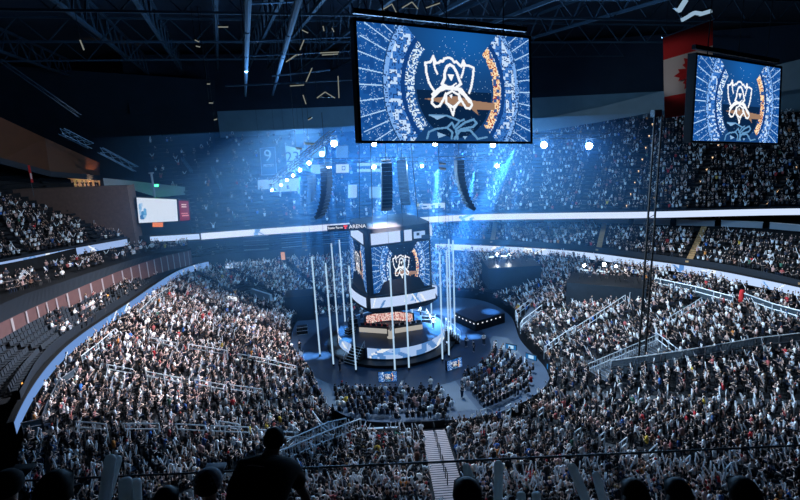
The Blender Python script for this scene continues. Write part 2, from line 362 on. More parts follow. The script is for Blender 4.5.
# ------------------------------------------------------------------ spectators
def bone(p,q,ra,rb,seg):
    """open-ended tapered prism as (verts, quads)"""
    p=Vector(p); q=Vector(q); d=(q-p).normalized(); u=Vector((0,0,1)) if abs(d.z)<.9 else Vector((0,1,0))
    x=d.cross(u).normalized(); y=x.cross(d)
    v=[];
    for c,r in ((p,ra),(q,rb)):
        for k in range(seg):
            a=2*math.pi*k/seg+.4; v.append(tuple(c+x*math.cos(a)*r+y*math.sin(a)*r))
    return v,[(k,(k+1)%seg,(k+1)%seg+seg,k+seg) for k in range(seg)]
def tmpl(pose,lod,rr):
    """low mesh of a seated spectator, facing +y, origin on the tread; roles 0 shirt 1 skin 2 hair 3 trousers 4 stick"""
    V=[];Fq=[];R=[]
    def add(v,f,roles):
        n=len(V); V.extend(v); Fq.extend([tuple(n+i for i in q) for q in f]); R.extend(roles if hasattr(roles,'__len__') else [roles]*len(v))
    stand=pose=='stand'
    hz=.86 if stand else .46; lean=rr.uniform(-.04,.12)
    sh=hz+.50
    seg=6 if lod==0 else 4
    # torso
    rings=[(hz-.02,.17,.11,0),(hz+.27,.17,.12,lean*.5),(sh,.21,.10,lean),(sh+.06,.08,.07,lean)] if lod==0 else [(hz-.02,.17,.12,0),(sh,.22,.11,lean)]
    v=[]
    for z,wx,wy,dy in rings:
        for k in range(seg):
            a=2*math.pi*(k+.5)/seg; v.append((wx*1.15*math.cos(a),wy*1.2*math.sin(a)+dy,z))
    f=[]
    for i in range(len(rings)-1):
        for k in range(seg): a=i*seg+k; b=i*seg+(k+1)%seg; f.append((a,b,b+seg,a+seg))
    f.append(tuple(len(v)-seg+k for k in (0,1,2,3)))
    add(v,f,0)
    hy=lean+.05; hc=sh+.22
    def ell(c,r,sg,rg,role,t0=0,t1=math.pi):
        v=[];f=[]
        for i in range(rg+1):
            t=t0+(t1-t0)*i/rg
            for k in range(sg):
                a=2*math.pi*(k+.5)/sg; v.append((c[0]+r[0]*math.sin(t)*math.cos(a),c[1]+r[1]*math.sin(t)*math.sin(a),c[2]+r[2]*math.cos(t)))
        for i in range(rg):
            for k in range(sg): a=i*sg+k; b=i*sg+(k+1)%sg; f.append((a,a+sg,b+sg,b))
        add(v,f,role)
    if lod==0:
        ell((0,hy,hc),(.085,.10,.125),6,4,1); ell((0,hy-.028,hc+.025),(.097,.105,.125),6,3,2,0,math.pi*.62)
    else:
        ell((0,hy+.01,hc),(.095,.11,.13),4,2,1); ell((0,hy-.04,hc+.045),(.10,.11,.11),4,2,2)
    # legs
    for sx in (-.1,.1):
        if stand: v,f=bone((sx,0,hz),(sx,0,.05),.09,.055,4 if lod==0 else 3)
        else: v,f=bone((sx,0,hz),(sx*1.3,.46,hz+.02),.09,.07,4 if lod==0 else 3)
        add(v,f,3)
        if not stand and lod==0:
            v,f=bone((sx*1.3,.46,hz+.02),(sx*1.3,.42,.05),.065,.05,3); add(v,f,3)
    for sx in (-1,1):
        s0=(sx*.2,lean,sh-.02)
        if pose=='lap' or pose=='stand': el=(sx*.25,lean+.08,sh-.28); ha=(sx*.10,lean+.32,sh-.30)
        elif pose=='clap': el=(sx*.27,lean+.14,sh-.24); ha=(sx*.05,lean+.32,sh+.0)
        elif pose=='up': el=(sx*.30,lean+.12,sh+.10); ha=(sx*.24,lean+.12,sh+.38)
        elif pose=='one': 
            if sx>0: el=(sx*.29,lean+.12,sh+.06); ha=(sx*.22,lean+.2,sh+.34)
            else: el=(sx*.25,lean+.08,sh-.28); ha=(sx*.10,lean+.3,sh-.26)
        else: el=(sx*.26,lean+.16,sh-.22); ha=(sx*.09,lean+.30,sh+.05)
        if lod==0:
            v,f=bone(s0,el,.055,.045,3); add(v,f,0); v,f=bone(el,ha,.042,.035,3); add(v,f,1)
            d=(Vector(ha)-Vector(el)).normalized(); v,f=bone(ha,Vector(ha)+d*.13,.05,.03,3); add(v,f,1)
        else:
            v,f=bone(s0,ha,.06,.06,3); add(v,f,[0,0,0,1,1,1])
        if pose in('stick','up') or (pose=='one' and sx>0):
            h=Vector(ha); dr=Vector((sx*rr.uniform(-.6,.7),rr.uniform(-.2,.7),1)).normalized()
            v,f=bone(h-dr*.05,h+dr*.56,.05,.05,4 if lod==0 else 3); add(v,f,4)
    return np.array(V),Fq,np.array(R)
rr=random.Random(3)
POSES=['lap','lap','clap','clap','stick','one','up','lap','stand','stick']
T0=[tmpl(p,0,rr) for p in POSES]; T1=[tmpl(p,1,rr) for p in POSES]
SHIRTS=np.array([(.84,.86,.90),(.66,.72,.80),(.86,.86,.87),(.40,.47,.56),(.012,.013,.016),(.010,.012,.02),(.02,.022,.03),(.035,.035,.04),(.05,.06,.09),(.03,.08,.22),(.04,.16,.50),(.55,.03,.04),(.42,.10,.10),(.50,.30,.28),(.55,.40,.36),(.60,.22,.05),(.62,.42,.06),(.05,.16,.12),(.16,.07,.05)])
SW=np.array([.085,.06,.035,.03,.27,.22,.16,.06,.04,.016,.008,.012,.014,.025,.02,.005,.003,.003,.015]); SW/=SW.sum()
SKINS=np.array([(.70,.50,.44),(.62,.43,.37),(.74,.55,.49),(.42,.27,.21),(.16,.09,.07),(.66,.47,.41)])
HAIRS=np.array([(.008,.007,.007),(.012,.009,.008),(.03,.015,.01),(.09,.045,.02),(.28,.18,.09),(.6,.6,.62),(.35,.02,.02)])
HW=np.array([.4,.25,.15,.08,.04,.05,.03])
PANTS=np.array([(.010,.012,.02),(.02,.035,.07),(.008,.008,.009),(.05,.05,.055)])
# where people sit -----------------------------------------------------------
SPOTS=[]     # x, y, z, facing, tier, row, s
def add_spots(t,tier,s0,s1,pitch,fill,aisles,block=None,rows=None,aw=.9):
    for k in (rows or range(t.n)):
        z=t.zr(k)
        for s,x,y in t.seats(k,s0,s1,pitch):
            skip=False
            for a,w in aisles:
                ax,ay=t.xy(a,(k+.45)/t.n)
                if math.hypot(ax-x,ay-y)<w: skip=True;break
            if skip or (block and block(x,y,k,s)): continue
            f=fill(s,k) if callable(fill) else fill
            if RNG.random()>f: continue
            d=t.face(s); jn=RNG.normal(0,.11); SPOTS.append((x+d.x*jn+RNG.normal(0,.05),y+d.y*jn+RNG.normal(0,.05),z+RNG.uniform(-.03,.10),math.atan2(-d.x,d.y),tier,k,s))
BLOCKS=[]   # (centre, half extents, angle) of things that stand in the bowl
def blocked(x,y,k=0,s=0):
    for (bx,by),(hx,hy),a in BLOCKS:
        dx,dy=x-bx,y-by; u=dx*math.cos(a)+dy*math.sin(a); w=-dx*math.sin(a)+dy*math.cos(a)
        if abs(u)<hx and abs(w)<hy: return True
    return False
MAINSTAIR=16.82
AISLES=[(MAINSTAIR+.12,1.2),(1.62,1.0),(3.0,.55),(3.8,.55),(4.7,.6),(5.6,.6),(6.4,.6),(7.2,.6),(8.1,.6),(9.1,.6),(10.1,.6),(10.9,.6),(11.65,.7),(12.45,.7),(13.2,.9),(14.1,.7),(15.0,.75),(15.9,.7)]
def inpoly(x,y,P):
    c=False; n=len(P)
    for i in range(n):
        (x1,y1),(x2,y2)=P[i],P[(i+1)%n]
        if (y1>y)!=(y2>y) and x<(x2-x1)*(y-y1)/(y2-y1)+x1: c=not c
    return c
# things standing in the bowl: camera platforms, black box, ramp (centre, half extents, angle)
def rect_low(px,py,hx,hy,a): p,_,_=onlow(px,py); BLOCKS.append(((p.x,p.y),(hx,hy),a)); return p
PLAT_A=rect_low(511,283,4.6,3.0,0.05)
PLAT_B=rect_low(606,295,5.6,3.2,-.45)
BOXC=rect_low(301,311,2.6,2.6,.1)
NOTCH=rect_low(252,297,3.4,1.5,-.55)
def big_block(x,y,k=0,s=0):
    return blocked(x,y) or any(inpoly(x,y,P) for P in POLYB)
NEAR_RAILROW=9
def quad_block(P):
    POLYB.append([tuple(onlow(*p)[0].xy) for p in P])
POLYB=[]
RAMP=[(586,372),(655,340),(672,350),(606,384)]; STA=[(486,340),(530,308),(542,315),(502,348)]
quad_block(RAMP); quad_block(STA)
add_spots(LOW,'low',0,NS,.56,lambda s,k:.95 if not(s<1.62 and k<2) else 0,AISLES,big_block)
add_spots(CLUBL,'clubw',0.3,4.4,.75,lambda s,k:.0 if s<1.2 else (.35 if s<2.4 else .25),[(.9,.5),(2,.5),(3,.5),(4,.5)])
add_spots(CLUB,'clube',6.2,11,.60,.88,[(i+.4,.7) for i in range(5,12)],None,range(0,7))
add_spots(UP,'up',0,7,.62,lambda s,k:.8 if s>3.2 else .16+.18*max(0,s-.5),[(i*.5+.25,.6) for i in range(15)])
add_spots(UPL,'upl',0,4,.58,.95,[(3.45,.5),(2.3,.5),(1.2,.5)],lambda x,y,k,s:y>84.2)
# suite rows, west
for k in range(3):
    for i in range(150):
        s=5*i/150; a=crom(FASW,s,False); b=crom(SUB,s,False); f=.25+.25*k
        if RNG.random()<.42: 
            d=Vector((a[0]-b[0],a[1]-b[1])); SPOTS.append((a[0]+(b[0]-a[0])*f,a[1]+(b[1]-a[1])*f,11.55+.15*k,math.atan2(-d.x,d.y),'suite',k,s))
for k in range(2):
    for i in range(220):
        s=5.2+5.8*i/220; a=crom(CLUBB,s,False); b=crom(SB,s,False); f=.28+.3*k
        if RNG.random()<.10:
            d=Vector((a[0]-b[0],a[1]-b[1])); SPOTS.append((a[0]+(b[0]-a[0])*f,a[1]+(b[1]-a[1])*f,10.45+.1*k,math.atan2(-d.x,d.y),'suite',k,s))
# floor seats facing the stage
FB=[[(-8.4,56.0),(-4,57.2),(3.2,57.3),(4.9,50.6),(3.6,48.6),(-5.4,48.6),(-7.2,51)],[(6.1,58.6),(7.2,60.6),(12.3,65.6),(15.5,59),(13.6,53),(9,50.3),(7.9,50.7)],[(-14.5,80),(-6.5,81.2),(-6,85.5),(-12,83.2),(-14.5,82)]]
for bi,P in enumerate(FB):
    for k in range(40):
        r=13.7+k*.92
        n=int(2*math.pi*r/.58)
        for j in range(n):
            a=2*math.pi*j/n; x=STC.x+r*math.cos(a); y=STC.y+r*math.sin(a)
            if inpoly(x,y,P) and RNG.random()<(.93 if bi else .8): SPOTS.append((x,y,0.0,math.atan2(-(STC.x-x),STC.y-y),'floor%d'%bi,k,a))
A_=np.array([p[:4] for p in SPOTS]); PX,PY,PZ=proj(A_[:,0],A_[:,1],A_[:,2]+.9)
vis=(PZ>3)&(PX>-70)&(PX<870)&(PY>-20)&(PY<560)
inframe=(PZ>3)&(PX>4)&(PX<796)&(PY<494)
order=np.argsort(PZ); IND=set(int(i) for i in [j for j in order if inframe[j] and SPOTS[j][4]=='low'][:300])
REST=[i for i in range(len(SPOTS)) if vis[i] and i not in IND]
print('SPOTS',len(SPOTS),'vis',int(vis.sum()),'rest',len(REST))
def assemble(idx,name,split_sticks=True):
    VV=[];CC=[];LV=[];LS=[];nv=0;nl=0
    SV=[];SF=[];snv=0
    groups={}
    for i in idx:
        lod=0 if PZ[i]<72 else 1
        tr=SPOTS[i][4]; pw=RNG.random()
        if tr.startswith('floor') or tr=='suite' or tr=='clubw': p=int(RNG.choice([0,1,7,2,4,8],p=[.3,.2,.2,.1,.15,.05]))
        else: p=int(RNG.integers(0,10))
        groups.setdefault((lod,p),[]).append(i)
    for (lod,p),ids in groups.items():
        V,Fq,R=(T0 if lod==0 else T1)[p]; n=len(ids); ids=np.array(ids)
        ang=A_[ids,3]+RNG.normal(0,.3,n); sc=RNG.uniform(.92,1.06,n)
        ca,sa=np.cos(ang),np.sin(ang); mir=np.where(RNG.random(n)<.5,-1,1)
        X=V[None,:,0]*sc[:,None]; Y=V[None,:,1]*sc[:,None]; Z=V[None,:,2]*sc[:,None]
        W=np.stack([X*ca[:,None]-Y*sa[:,None]+A_[ids,0][:,None],X*sa[:,None]+Y*ca[:,None]+A_[ids,1][:,None],Z+A_[ids,2][:,None]],-1)
        sh=SHIRTS[RNG.choice(len(SHIRTS),n,p=SW)]; sk=SKINS[RNG.integers(0,len(SKINS),n)]; ha=HAIRS[RNG.choice(len(HAIRS),n,p=HW)]; pa=PANTS[RNG.integers(0,4,n)]
        pal=np.stack([sh,sk,ha,pa,np.tile(np.array([[.85,.88,.93]]),(n,1))],1)
        C=pal[:,R,:]
        body=R<4; 
        fb=[f for f in Fq if all(body[q] for q in f)]; fs=[f for f in Fq if not body[f[0]]]
        nb=V.shape[0]
        VV.append(W.reshape(-1,3)); CC.append(C.reshape(-1,3))
        fa=np.array([f for f in fb]);
        off=nv+np.arange(n)*nb
        LV.append((fa[None]+off[:,None,None]).reshape(-1)); 
        if fs:
            sidx=np.where(~body)[0]; mp=-np.ones(nb,int); mp[sidx]=np.arange(len(sidx)); fsa=mp[np.array(fs)]
            keep=RNG.random(n)<.5; m2=keep.sum()
            SV.append(W[keep][:,sidx].reshape(-1,3)); SF.append((fsa[None]+(snv+np.arange(m2)*len(sidx))[:,None,None]).reshape(-1)); snv+=m2*len(sidx)
        nv+=n*nb
    def mk(nm,Vs,Ls,Cs,m_):
        v=np.concatenate(Vs).astype(np.float32); l=np.concatenate(Ls).astype(np.int32); nf=len(l)//4
        used=np.zeros(len(v),bool); used[l]=True; mp=np.cumsum(used)-1; v=v[used]; l=mp[l].astype(np.int32)
        me=bpy.data.meshes.new(nm); me.vertices.add(len(v)); me.vertices.foreach_set('co',v.reshape(-1)); me.loops.add(len(l)); me.loops.foreach_set('vertex_index',l)
        me.polygons.add(nf); me.polygons.foreach_set('loop_start',np.arange(nf,dtype=np.int32)*4)
        if Cs is not None:
            at=me.attributes.new('Col','FLOAT_COLOR','POINT'); c=np.concatenate(Cs)[used]; c=np.concatenate([c,np.ones((len(c),1))],1).astype(np.float32); at.data.foreach_set('color',c.reshape(-1))
        me.materials.append(m_); me.update(calc_edges=True); me.validate()
        o=bpy.data.objects.new(nm,me); COL.objects.link(o); print(nm,len(v),nf); return o
    o=mk(name,VV,LV,CC,M['crowd']); s=mk('inflatable_sticks_held_up',SV,SF,None,M['stick']) if SV else None
    return o,s
crowd,sticks=assemble(REST,'seated_crowd')
tag(crowd,'packed crowd of seated spectators filling every tier of the bowl',None,kind='stuff')
tag(sticks,'white inflatable cheering sticks held up all through the crowd',None,kind='stuff')
# ------------------------------------------------------------------ modelled people
def skin_mesh(name,V,Ed,Rd,levels=1):
    """one continuous tapered surface grown over a skeleton"""
    me=bpy.data.meshes.new(name); me.from_pydata([tuple(v) for v in V],Ed,[]); o=bpy.data.objects.new(name,me); COL.objects.link(o)
    sk=o.modifiers.new('s','SKIN'); sk.use_smooth_shade=True
    sv=me.skin_vertices[0].data
    for i,r in enumerate(Rd):
        r=r if hasattr(r,'__len__') else (r,r); sv[i].radius=r; sv[i].use_root=(i==0)
    if levels: ss=o.modifiers.new('d','SUBSURF'); ss.levels=levels; ss.render_levels=levels
    dg=bpy.context.evaluated_depsgraph_get(); ev=o.evaluated_get(dg); out=bpy.data.meshes.new_from_object(ev); out.name=name
    bpy.data.objects.remove(o); 
    return out
def joints(pose,stand=False,lean=.06):
    hz=.93 if stand else .50; sh=hz+.47; J={}
    J['pel']=(0,0,hz); J['bel']=(0,lean*.4,hz+.2); J['che']=(0,lean,hz+.38); J['nec']=(0,lean+.01,sh+.07); J['hed']=(0,lean+.04,sh+.2); J['top']=(0,lean+.03,sh+.29)
    for n,sx in (('l',-1),('r',1)):
        J[n+'sh']=(sx*.18,lean,sh-.02)
        a={'lap':((.23,.06,-.27),(.09,.30,-.33)),'clap':((.25,.14,-.24),(.05,.33,.02)),'up':((.28,.10,.10),(.22,.12,.38)),'one':((.28,.10,.08),(.2,.18,.36)),'side':((.22,.0,-.28),(.25,.06,-.53))}
        p='lap' if (pose=='one' and sx<0) else pose
        e,h=a[p]; J[n+'el']=(sx*e[0],lean+e[1],sh+e[2]); J[n+'ha']=(sx*h[0],lean+h[1],sh+h[2]); d=(Vector(J[n+'ha'])-Vector(J[n+'el'])).normalized(); J[n+'fi']=tuple(Vector(J[n+'ha'])+d*.13)
        J[n+'hip']=(sx*.1,0,hz-.03)
        if stand: J[n+'kn']=(sx*.11,.03,.5); J[n+'an']=(sx*.11,0,.09); J[n+'to']=(sx*.12,.14,.04)
        else: J[n+'kn']=(sx*.13,.44,hz+.0); J[n+'an']=(sx*.13,.42,.09); J[n+'to']=(sx*.14,.56,.04)
    return J
BR={'pel':(.13,.11),'bel':(.13,.10),'che':(.15,.11),'nec':.052,'hed':(.078,.088),'top':(.06,.07),'sh':.06,'el':.042,'ha':.032,'fi':.03,'hip':.085,'kn':.055,'an':.04,'to':.035}
def make_body(name,J,keys,edges,grow=0,levels=1):
    idx={k:i for i,k in enumerate(keys)}
    R=[]
    for k in keys:
        r=BR.get(k) or BR.get(k[1:]); r=r if hasattr(r,'__len__') else (r,r); R.append((r[0]+grow,r[1]+grow))
    return skin_mesh(name,[J[k] for k in keys],[(idx[a],idx[b]) for a,b in edges],R,levels)
BODYK=['pel','bel','che','nec','hed','top']+[s+k for s in 'lr' for k in ('sh','el','ha','fi','hip','kn','an','to')]
BODYE=[('pel','bel'),('bel','che'),('che','nec'),('nec','hed'),('hed','top')]+[(a if a in('che','pel') else s+a,s+b) for s in 'lr' for a,b in (('che','sh'),('sh','el'),('el','ha'),('ha','fi'),('pel','hip'),('hip','kn'),('kn','an'),('an','to'))]
SHK=['bel','pel','che']+[s+k for s in 'lr' for k in ('sh','el')]; SHE=[('pel','bel'),('bel','che')]+[(a if a=='che' else s+a,s+b) for s in 'lr' for a,b in (('che','sh'),('sh','el'))]
TRK=['pel']+[s+k for s in 'lr' for k in ('hip','kn','an')]; TRE=[(a if a=='pel' else s+a,s+b) for s in 'lr' for a,b in (('pel','hip'),('hip','kn'),('kn','an'))]
def hair_mesh(J,long=False):
    m=MB(); c=J['hed']; n0=0; seg=10; rings=6; V=[];F=[]
    tmax=.62 if not long else .78
    for i in range(rings+1):
        t=math.pi*tmax*i/rings
        for k in range(seg):
            a=2*math.pi*k/seg; y=math.sin(a); lift=.0
            rr_=.105+(.008 if y<0 else -.004)
            z=math.cos(t)*.118
            if y>.35 and i>3: z=math.cos(math.pi*tmax*3/rings)*.118   # hairline over the face
            m.v.append((c[0]+rr_*math.sin(t)*math.cos(a),c[1]-.015+rr_*1.08*math.sin(t)*y,c[2]+.035+z))
    for i in range(rings):
        for k in range(seg):
            a=i*seg+k; b=i*seg+(k+1)%seg; m.f.append((a,a+seg,b+seg,b)); m.m.append(0)
    me=bpy.data.meshes.new('hair'); me.from_pydata(m.v,[],m.f); me.polygons.foreach_set('use_smooth',[True]*len(m.f)); return me
PERS={}
def person_kit(pose,stand):
    if (pose,stand) in PERS: return PERS[(pose,stand)]
    J=joints(pose,stand); b=make_body('body',J,BODYK,BODYE); s=make_body('shirt',J,SHK,SHE,.022); t=make_body('trousers',J,TRK,TRE,.018); h=hair_mesh(J,random.random()<.5)
    for me,m_ in ((b,'skin'),(s,'objcol'),(t,'objcol'),(h,'hair')): me.materials.clear(); me.materials.append(M[m_])
    PERS[(pose,stand)]=(J,b,s,t,h); return PERS[(pose,stand)]
HN={'black':(.008,.007,.007),'brown':(.035,.017,.01),'fair':(.28,.18,.09),'grey':(.5,.5,.52),'red-dyed':(.35,.02,.02)}
SN=[('white',(.74,.75,.78)),('pale grey',(.5,.54,.6)),('black',(.010,.011,.014)),('navy',(.02,.035,.09)),('blue',(.04,.16,.5)),('red',(.5,.03,.04)),('pink',(.5,.3,.28)),('orange',(.6,.22,.05)),('dark grey',(.045,.045,.05)),('dark green',(.04,.14,.1))]
SNW=[.20,.10,.36,.10,.02,.03,.05,.015,.115,.01]
def make_person(loc,rz,pose,stand,shirt,hair,label,group=None,skin=None,trousers=None,scale=1,floorz=None):
    J,b,s,t,h=person_kit(pose,stand)
    root=empty('person',loc,rz,label,'person',group); root.scale=(scale,)*3
    for nm,me,c in (('body',b,skin or random.choice([tuple(x) for x in SKINS])),('shirt',s,shirt),('trousers',t,trousers or tuple(random.choice(list(PANTS)))),('hair',h,hair)):
        o=bpy.data.objects.new(nm,me); COL.objects.link(o); o.parent=root; o.color=(*c,1)
    return root
def stick_mesh(L=.6,r=.045):
    m=MB(); m.tube([(0,0,-.06),(0,0,-.03),(0,0,0),(0,0,L*.9),(0,0,L*.97),(0,0,L)],[r*.3,r*.8,r,r,r*.8,r*.3],8); me=bpy.data.meshes.new('inflatable_stick'); me.from_pydata(m.v,[],m.f); me.polygons.foreach_set('use_smooth',[True]*len(m.f)); me.materials.append(M['stick']); return me
SME=stick_mesh()
def place_stick(root_loc,rz,J,side,dirv,label,group,me=None,scale=1):
    o=bpy.data.objects.new('inflatable_stick',me or SME); COL.objects.link(o)
    Rz=Matrix.Rotation(rz,3,'Z'); p=Vector(root_loc)+Rz@(Vector(J[side+'ha'])*scale+Vector((0,.0,.04)))
    o.location=p; d=Rz@Vector(dirv).normalized(); o.rotation_mode='QUATERNION'; o.rotation_quaternion=d.to_track_quat('Z','Y')
    tag(o,label,'inflatable stick',group); return o
# the 300 spectators that show largest, each a thing
rowcount={}
inds=sorted(IND,key=lambda i:(SPOTS[i][5],-PX[i]))
stair_s=MAINSTAIR+.12
def stairside(s): 
    d=(s-stair_s+NS/2)%NS-NS/2
    return d
byrow={}
for i in inds: byrow.setdefault((SPOTS[i][5],stairside(SPOTS[i][6])>0),[]).append(i)
PN={'lap':'hands in lap','clap':'hands together clapping','up':'both arms raised','one':'one arm raised'}
for (row,west),ids in byrow.items():
    ids.sort(key=lambda i:abs(stairside(SPOTS[i][6])))
    for j,i in enumerate(ids):
        x,y,z,rz=SPOTS[i][:4]; pose=random.choices(['lap','clap','up','one'],[.35,.25,.22,.18])[0]
        sn,sc=random.choices(SN,SNW)[0]; hn=random.choices(list(HN),[.5,.3,.08,.07,.05])[0]; rz+=random.uniform(-.25,.25)
        where='row %d seat %d %s of central stair'%(row+1,j+1,'left' if west else 'right')
        p=make_person((x,y,z),rz,pose,False,sc,HN[hn],'person in %s top, %s, %s'%(sn,{'lap':'hands down','clap':'clapping','up':'arms up','one':'arm up'}[pose],where),'spectators in the rows beside the central stair')
        if pose!='lap' and random.random()<.85:
            J=PERS[(pose,False)][0]
            for side in (('l','r') if pose!='one' else ('r',)):
                sx=-1 if side=='l' else 1
                place_stick((x,y,z),rz,J,side,(sx*random.uniform(-.5,.6),random.uniform(-.2,.7),1),'white stick in %s hand of person, %s'%('left' if side=='l' else 'right',where),'white inflatable sticks held by the nearer spectators')
# ------------------------------------------------------------------ LED pictures (each one a fine grid of coloured pixels)
def seg_d(X,Y,P,closed=False):
    d=np.full(X.shape,1e9); Q=list(P)+([P[0]] if closed else [])
    for (x1,y1),(x2,y2) in zip(Q,Q[1:]):
        dx,dy=x2-x1,y2-y1; L=dx*dx+dy*dy+1e-9; t=np.clip(((X-x1)*dx+(Y-y1)*dy)/L,0,1); d=np.minimum(d,np.hypot(X-x1-t*dx,Y-y1-t*dy))
    return d
def poly_in(X,Y,P):
    c=np.zeros(X.shape,bool); n=len(P)
    for i in range(n):
        (x1,y1),(x2,y2)=P[i],P[(i+1)%n]
        if y1==y2: continue
        c^=((y1>Y)!=(y2>Y))&(X<(x2-x1)*(Y-y1)/(y2-y1)+x1)
    return c
CREST=[([(70,90),(95,84),(104,70),(110,55),(122,88),(136,84),(148,74),(156,78),(166,62),(186,56),(204,60),(216,78),(226,72),(236,82),(252,96),(264,66),(274,90),(290,88),(318,98),(312,150),(302,198),(290,228)],False,6),
 ([(70,90),(74,140),(84,185),(98,210),(108,224)],False,6),([(110,56),(112,90),(118,118),(128,140)],False,5),([(264,68),(266,100),(258,130),(250,150)],False,5),
 ([(150,190),(164,160),(166,128),(178,100),(194,90),(210,98),(226,124),(238,160),(248,184),(216,208),(186,206),(150,190)],False,7),
 ([(186,206),(206,196),(222,182)],False,4),
 ([(104,244),(148,208),(200,206),(246,214),(292,272)],False,10),
 ([(148,214),(100,262),(96,288),(112,306),(134,302),(158,262),(168,236)],False,6),([(240,226),(296,266),(304,290),(292,310),(270,306),(244,262),(234,238)],False,6),
 ([(168,242),(200,222),(236,242),(238,276),(204,306),(168,284),(168,242)],False,6),([(170,288),(190,312),(202,348),(210,312),(222,294)],False,5)]
CRESTF=[[(178,138),(214,138),(198,174)],[(184,246),(202,236),(198,262)],[(96,248),(150,200),(200,204),(150,226)]]
LOWREF=[([(82,350),(170,350),(238,376)],5),([(66,470),(76,436),(110,420),(168,412),(196,436),(190,470)],5),([(168,412),(196,386),(206,412),(236,378),(258,368)],5),([(222,470),(214,420),(262,384),(310,366),(326,386),(306,406),(240,420),(206,470)],6),([(226,428),(290,424),(330,470)],6),([(330,470),(380,460)],5)]
LOWF=[[(118,436),(164,452),(122,468)],[(248,456),(274,456),(260,474)],[(80,350),(120,372),(170,350)]]
def vnoise(n,w,h,rng):
    g=rng.random((h//n+2,w//n+2)); return np.kron(g,np.ones((n,n)))[:h,:w]
def stage_picture(W,Hh,seed=1,dark=False):
    """175 x 112 units: bowl seen from above with a crest in the middle"""
    rng=np.random.default_rng(seed); ys,xs=np.mgrid[0:Hh,0:W]; X=(xs+.5)/W*175; Y=(ys+.5)/Hh*112
    def field(*a): return np.stack([np.full(X.shape,c) for c in a],-1).astype(float)
    img=field(.008,.05,.17); 
    top=np.exp(-((Y-10)/30)**2)*np.exp(-((X-105)/45)**2); img+=top[...,None]*np.array([0,.06,.22])
    if dark: img=field(.002,.006,.018)
    cx_=92; dx=(X-cx_); r=np.hypot(dx/1.0,(Y-58)/1.30)
    n1=rng.random(X.shape); n2=vnoise(max(2,W//110),W,Hh,rng); n3=vnoise(max(3,W//45),W,Hh,rng)
    side=np.abs(dx)>np.abs(Y-58)*.80
    out=(r>71)&(np.abs(dx)>45)&(side|(not dark)); img[out]=(.01,.09,.34); sp=out&(n1*n2>.62); img[sp]=(.34,.56,.88); img[out&(n3<.35)]=(.008,.07,.28)
    for k in range(-6,7):
        ln=np.abs((Y-58)-dx*k*.17*np.where(dx>0,-1,1)); img[out&(ln<.55)&(r<96)]=(.45,.7,1)
    b1=(r>54)&(r<=70)&side; img[b1]=(.04,.18,.56); img[b1&(r>66)]=(.20,.42,.85); img[b1&(n3>.6)&(r<66)]=(.55,.74,1); img[b1&(n2<.22)]=(.01,.05,.2)
    b0=(r>50)&(r<=54)&side; img[b0]=(.006,.05,.22)
    b2=(r>41)&(r<=50)&side; img[b2]=(.035,.16,.52); img[b2&(n2>.6)]=(.7,.86,1); img[b2&(n2<.3)]=(.01,.06,.2)
    img[b2&(dx<0)&(r<45)&(n2<.6)]=(.02,.12,.4)
    inn=b2&(dx>0)&(r<49); img[inn]=(.80,.45,.22); img[inn&(n2>.55)]=(1,.78,.5); img[inn&(n2<.22)]=(.35,.03,.04); img[inn&(n3<.2)]=(.04,.10,.3)
    sp=(r<=41)&(n1>.992); img[sp]=(.4,.65,1)
    inner=(r<39)&(Y>60)&(not dark); img[inner]=img[inner]*.35
    # amber shaft crossing behind the crest
    sh=poly_in(X,Y,[(60,69),(92,65),(112,69),(134,71),(134,78),(114,78),(116,84),(106,76),(74,72)]); img[sh]=(.34,.20,.13)
    # crest; its paths are in units of 1/5
    cX=(X-48.5)*5; cY=(Y-15.5)*5
    for P,w in LOWREF: img[seg_d(cX,cY,P)<w]=(.12,.30,.55)
    for P in LOWF: img[poly_in(cX,cY,P)]=(.25,.45,.72)
    for P,cl,w in CREST: img[seg_d(cX,cY,P,cl)<w]=(.93,.96,1)
    for P in CRESTF: img[poly_in(cX,cY,P)]=(.93,.96,1)
    return img
def ribbon_picture(W,Hh,seed,base,patch=.25,scale=1):
    rng=np.random.default_rng(seed); img=np.zeros((Hh,W,3)); img[:]=base; ys,xs=np.mgrid[0:Hh,0:W]
    n=int(W*patch/16)
    for i in range(n):
        x0=rng.integers(0,W); 
        for j in range(rng.integers(2,5)):
            xa=x0+rng.integers(-7,8); sl=rng.uniform(-1.0,1.0); wd=rng.uniform(.6,2.2); y0=rng.uniform(0,Hh)
            mk=(np.abs(xs-xa-sl*(ys-y0))<wd)&(np.abs(ys-y0)<Hh*.5); img[mk]=[(.16,.38,.80),(.10,.26,.6),(.85,.92,1)][rng.integers(0,3)]
    return img
